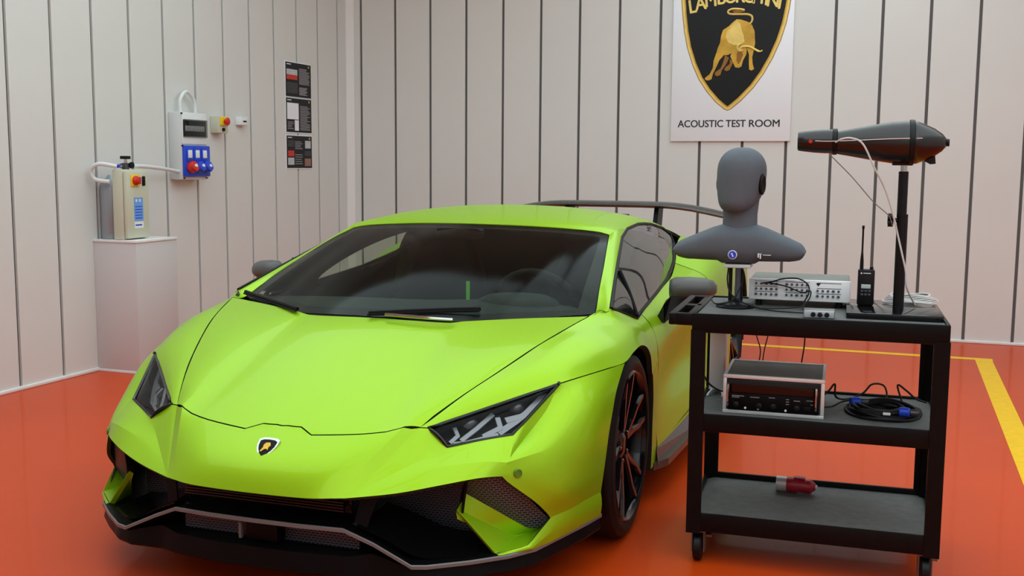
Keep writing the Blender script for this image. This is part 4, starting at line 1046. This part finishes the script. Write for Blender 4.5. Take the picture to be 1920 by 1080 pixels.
MB().lathe([(.018, bx_(.322)), (.0245, bx_(.312)), (.0285, bx_(.303)), (.0315, bx_(.307)), (.0345, bx_(.33)), (.0378, bx_(.36)), (.0395, bx_(.39)), (.0395, bx_(.415))], (0, 0, AZ+.004), 'x', 32).build('nozzle', M_bul, bl, 50)
MB().cyl((bx_(.3135), 0, AZ+.004), .0240, .010, 'x', 24).build('nozzle_opening', M_black, bl)
MB().lathe([(.040, bx_(.414)), (.0435, bx_(.416)), (.0435, bx_(.428)), (.040, bx_(.43))], (0, 0, AZ+.003), 'x', 32).build('front_collar', M_black, bl, 40)
MB().lathe([(.037, bx_(.425)), (.043, bx_(.46)), (.052, bx_(.51)), (.061, bx_(.56)), (.067, bx_(.60)), (.070, bx_(.64)), (.0705, bx_(.665)), (.068, bx_(.68)), (.060, bx_(.70)), (.046, bx_(.73)), (.028, bx_(.755)), (.012, bx_(.768)), (.002, bx_(.770))], (0, 0, AZ), 'x', 36).build('body', M_bul, bl, 60)
MB().lathe([(.070, bx_(.652)), (.0745, bx_(.654)), (.0745, bx_(.668)), (.070, bx_(.670))], (0, 0, AZ), 'x', 36).build('clamp_band', M_black, bl, 40)
MB().box((bx_(.605), -.02, -.012), (bx_(.665), .02, .006), .003).build('pole_mount', M_black, bl)
MB().prism([(bx_(.70), AZ-.058), (bx_(.735), AZ-.040), (bx_(.738), AZ-.068), (bx_(.722), AZ-.070)], -.004, .004, 'y').build('tail_fin', M_black, bl, None)
MB().cyl((bx_(.766), 0, AZ), .012, .010, 'x', 16).build('tail_cap', M_black, bl)
MB().tube([(bx_(.36), -.0385, AZ+.004), (bx_(.42), -.045, AZ+.003), (bx_(.60), -.068, AZ+.010), (bx_(.69), -.066, AZ+.012)], .0018, 6).build('side_wire', M_chrome, bl)
MB().cyl((bx_(.345), -.040, AZ+.003), .006, .006, 'y', 12).build('red_port', M_redp, bl)
# cables
M_wc = mat('white_cable', srgb(206, 204, 200), .5); M_bc = mat('black_cable', (.004, .004, .0045), .5, spec=.3)
def cable(nm, label, pts, r, m, grp=None, n=6): return tag(MB().tube([CW(*p) for p in pts], r, n).build(nm, m), label, 'cable', grp)
cable('microphone_cable', 'white cable arching from the bullet body down along the pole', [(.425, .215, 1.402), (.445, .19, 1.412), (.475, .18, 1.414), (.51, .18, 1.395), (.548, .185, 1.32), (.585, .21, 1.25), (.613, .225, 1.17), (.632, .235, 1.10), (.650, .235, 1.03), (.662, .235, .98), (.667, .24, .93), (.70, .30, .865)], .0030, M_wc)
cable('thin_cable', 'thin grey cable stretched from the bullet body to the pole knob', [(.405, .235, 1.365), (.48, .235, 1.29), (.55, .24, 1.21), (.60, .24, 1.165), (.615, .245, 1.13)], .0016, mat('grey_cable', srgb(120, 116, 112), .5))
wcl = MB()
for k in range(7):
    rr = 1-.05*k
    wcl.tube([CW(.690+.088*rr*math.cos(a)+.004*math.sin(5*a+k), .405+.045*rr*math.sin(a), ZT+.026+.004*k+.003*math.sin(3*a+k)) for a in np.linspace(0, 2*PI, 22, endpoint=False)], .0032, 6, closed=True, smooth=2)
tag(wcl.build('cable_coil', M_wc), 'coil of white cable lying on the base plate behind the pole', 'cable coil')
cable('black_cable', 'black cable looped over the front of the white signal unit', [(.20, .300, .920), (.23, .298, .925), (.27, .296, .938), (.32, .295, .940), (.352, .292, .922), (.358, .285, .895), (.345, .27, .868), (.33, .24, .850), (.26, .20, .846), (.19, .19, .846)], .0026, M_bc)
cable('black_cable', 'black cable crossing the white signal unit towards the button box', [(.22, .299, .922), (.28, .297, .912), (.335, .295, .893), (.362, .290, .900), (.36, .28, .875), (.34, .22, .848), (.37, .13, .846), (.395, .108, .855)], .0024, M_bc)
cable('black_cable', 'black cable lying across the tray past the dummy stand base', [(.155, .23, .852), (.18, .20, .846), (.25, .16, .843), (.33, .14, .843), (.40, .12, .845)], .0026, M_bc)
cable('black_cable', 'black cable hanging down the dummy stand onto the tray', [(.09, .235, .98), (.088, .228, .93), (.10, .222, .89), (.13, .218, .865), (.165, .21, .852), (.20, .20, .846)], .0028, M_bc)
cable('black_cable', 'black cable curving down the right side of the dummy stand', [(.135, .25, .978), (.138, .24, .93), (.120, .215, .885), (.10, .20, .862), (.05, .24, .848), (.02, .35, .850)], .0026, M_bc)
# walkie talkie
wk = item('walkie_talkie', 'black handheld radio with long antenna standing on the base plate', 'radio', .541, .295, bpz+.0005)
MB().box((-.027, -.016, 0), (.027, .016, .122), .006).build('body', M_black, wk)
MB().lathe([(.0062, .120), (.0058, .150), (.0032, .180), (.0030, .255), (.0042, .258), (.0042, .268)], (-.016, 0, 0), n=12).build('antenna', M_black, wk)
MB().cyl((.016, 0, .120), .006, .010, 'z', 12).build('volume_knob', M_black, wk)
MB().box((-.015, -.0172, .058), (.015, -.0160, .072), .0005).build('display', mat('lcd', srgb(190, 205, 205), .3), wk)
for r in range(2):
    for c in range(3): MB().box((-.016+.0118*c, -.0175, .034+.012*r), (-.0075+.0118*c, -.016, .041+.012*r), .001).build('key', M_knob, wk)
MB().box((-.010, -.0166, .108), (.014, -.016, .1105)).build('print_line', M_wplas, wk, None)
MB().cyl((-.016, -.0168, .109), .0028, .001, 'y', 10).build('logo', M_wplas, wk, None)
# amplifier in a flight case on the middle shelf
M_alu = mat('aluminium', srgb(226, 227, 227), .4, metal=.35)
Z2 = .5025
am = item('amplifier_case', 'black amplifier in an aluminium edged flight case on the middle shelf', 'amplifier', .098, .085, Z2)
MB().box((.004, .005, .004), (.321, .30, .126)).build('shell', mat('case_grey', (.045, .046, .044), .5, var=.1, scale=30), am, None)
fr_ = MB()
for a in ((0, 0, 0, .326, .014, .012), (0, 0, .118, .326, .014, .130), (0, 0, .012, .012, .014, .118), (.314, 0, .012, .326, .014, .118), (0, .292, .118, .326, .304, .130), (0, .014, .120, .010, .292, .130), (.316, .014, .120, .326, .292, .130)): fr_.box(a[:3], a[3:], .002)
fr_.build('edge_frame', M_alu, am)
MB().box((.013, -.0005, .070), (.313, .004, .117), .002).build('amplifier_top', M_gloss, am)
MB().box((.016, -.004, .013), (.310, .003, .070), .002).build('amplifier_face', M_blk, am)
for x in (.018, .300): MB().tube([(x, -.002, .03), (x, -.016, .036), (x, -.016, .095), (x, -.002, .10)], .0035, 6).build('rack_handle', M_chrome, am)
for i, x in enumerate((.045, .120, .165, .240)): MB().lathe([(.011, 0), (.010, -.012), (.006, -.014)], (x, -.004, .033), 'y', 16).build('knob', M_black, am)
for i, x in enumerate((.075, .117, .205)): MB().cyl((x, -.007, .022), .0038, .003, 'y', 10).build('push_button', M_wplas, am, None)
for (x0, x1, z) in ((.03, .07, .060), (.03, .055, .055), (.09, .12, .058), (.15, .17, .060), (.205, .215, .058), (.205, .215, .050), (.205, .215, .042), (.23, .25, .055), (.27, .29, .058), (.27, .29, .045)): MB().box((x0, -.0046, z), (x1, -.004, z+.0022)).build('print_line', M_txt, am, None)
for z in (.025, .045): MB().box((.262, -.006, z), (.284, -.004, z+.014), .001).build('socket', M_dark, am)
# coil of black cable with blue plugs
cl_ = empty('cable_coil', 'coil of thick black cable with two blue plugs on the middle shelf', 'cable coil', CW(.612, .235, Z2), CA)
for k in range(6):
    rx, ry = .118-.009*k, .125-.012*k
    MB().tube([(rx*math.cos(a)+.006*math.sin(2*a+k), ry*math.sin(a), .007+.009*(k % 3)+.004*math.sin(3*a+2*k)) for a in np.linspace(0, 2*PI, 26, endpoint=False)], .0062, 7, closed=True, smooth=2).build('cable_turn', M_bc, cl_)
for (x, y, an) in ((-.105, .02, .3), (.045, -.085, -.1)):
    b = MB().lathe([(.013, 0), (.016, .003), (.016, .030), (.012, .034)], (0, 0, 0), 'x', 16); Mx = Matrix.Rotation(an, 3, 'Z'); b.v = [tuple(Mx @ Vector(p)+Vector((x, y, .030))) for p in b.v]
    b.build('blue_plug', M_blue, cl_)
    b = MB().lathe([(.010, .033), (.012, .036), (.011, .058), (.006, .062)], (0, 0, 0), 'x', 12); b.v = [tuple(Mx @ Vector(p)+Vector((x, y, .030))) for p in b.v]; b.build('plug_tip', M_disc, cl_)
MB().box((-.005, -.118, .022), (.018, -.110, .030), .001).build('paper_tag', M_wplas, cl_)
cable('black_cable', 'black cable snaking out from behind the amplifier case', [(.40, .25, .53), (.435, .30, .555), (.455, .33, .575), (.46, .33, .53), (.50, .38, .515), (.55, .40, .535), (.58, .42, .565), (.62, .43, .56), (.63, .42, .52), (.60, .36, .51)], .0035, M_bc)
cable('black_cable', 'black cable running from the amplifier case to the coil', [(.42, .15, .53), (.45, .22, .52), (.48, .28, .525), (.52, .30, .53), (.56, .33, .525)], .0035, M_bc)
cable('black_cable', 'black cable bent up beside the right rear post of the cart', [(.68, .30, .51), (.675, .33, .53), (.66, .345, .582), (.69, .34, .565), (.72, .34, .54), (.755, .36, .525)], .0035, M_bc)
cable('black_cable', 'black cable hanging behind the cart above the left end of the amplifier case', [(.175, .517, .80), (.17, .50, .72), (.19, .47, .66), (.19, .43, .62)], .0022, M_bc)
cable('black_cable', 'black cable hanging behind the cart above the middle of the amplifier case', [(.215, .505, .80), (.22, .50, .74), (.205, .47, .66), (.20, .44, .60)], .0020, M_bc)
cable('black_cable', 'black cable hanging behind the cart above the right end of the amplifier case', [(.315, .505, .80), (.335, .50, .76), (.345, .48, .70), (.335, .44, .60)], .0026, M_bc)
cable('black_cable', 'black cable sloping down just inside the left front post', [(.03, .06, .64), (.045, .16, .58), (.07, .30, .53), (.10, .40, .510)], .0032, M_bc)
# slim white box at the rear left of the middle shelf
wbx = item('slim_white_box', 'slim white upright box with a brown top behind the left posts of the cart', 'box', .020, .36, Z2)
MB().box((.0, 0, .018), (.055, .10, .245), .003).build('body', M_wplas, wbx)
MB().box((.0, 0, .245), (.055, .10, .268), .003).build('lid', mat('kraft_brown', srgb(150, 118, 96), .7), wbx)
MB().tube([(.012, .0, .018), (.0, -.03, .004), (.004, -.035, .004)], .004, 6).build('foot', M_wplas, wbx)
MB().tube([(.045, .0, .018), (.055, -.03, .004), (.051, -.035, .004)], .004, 6).build('foot', M_wplas, wbx)
# red industrial plug on the bottom shelf
rp_ = item('industrial_plug', 'red industrial power plug lying at the back of the bottom shelf', 'plug', .268, .405, .1545, -.06)
M_redd = mat('plug_red', srgb(165, 24, 40), .4)
MB().lathe([(.012, .034), (.026, .036), (.028, .050), (.028, .070), (.025, .074), (.026, .120), (.018, .128), (.012, .136)], (0, 0, .0285), 'x', 24).build('body', M_redd, rp_, 40)
MB().lathe([(.020, -.0), (.027, .0), (.0272, .036), (.020, .036)], (0, 0, .0285), 'x', 24).build('collar', mat('plug_silver', srgb(198, 188, 190), .4, metal=.3), rp_, 40)
MB().box((.06, -.012, .052), (.10, .012, .060), .003).build('lid', M_redd, rp_)
MB().lathe([(.008, .134), (.008, .142)], (0, 0, .0285), 'x', 12).build('cord_grip', M_gbox, rp_, None)
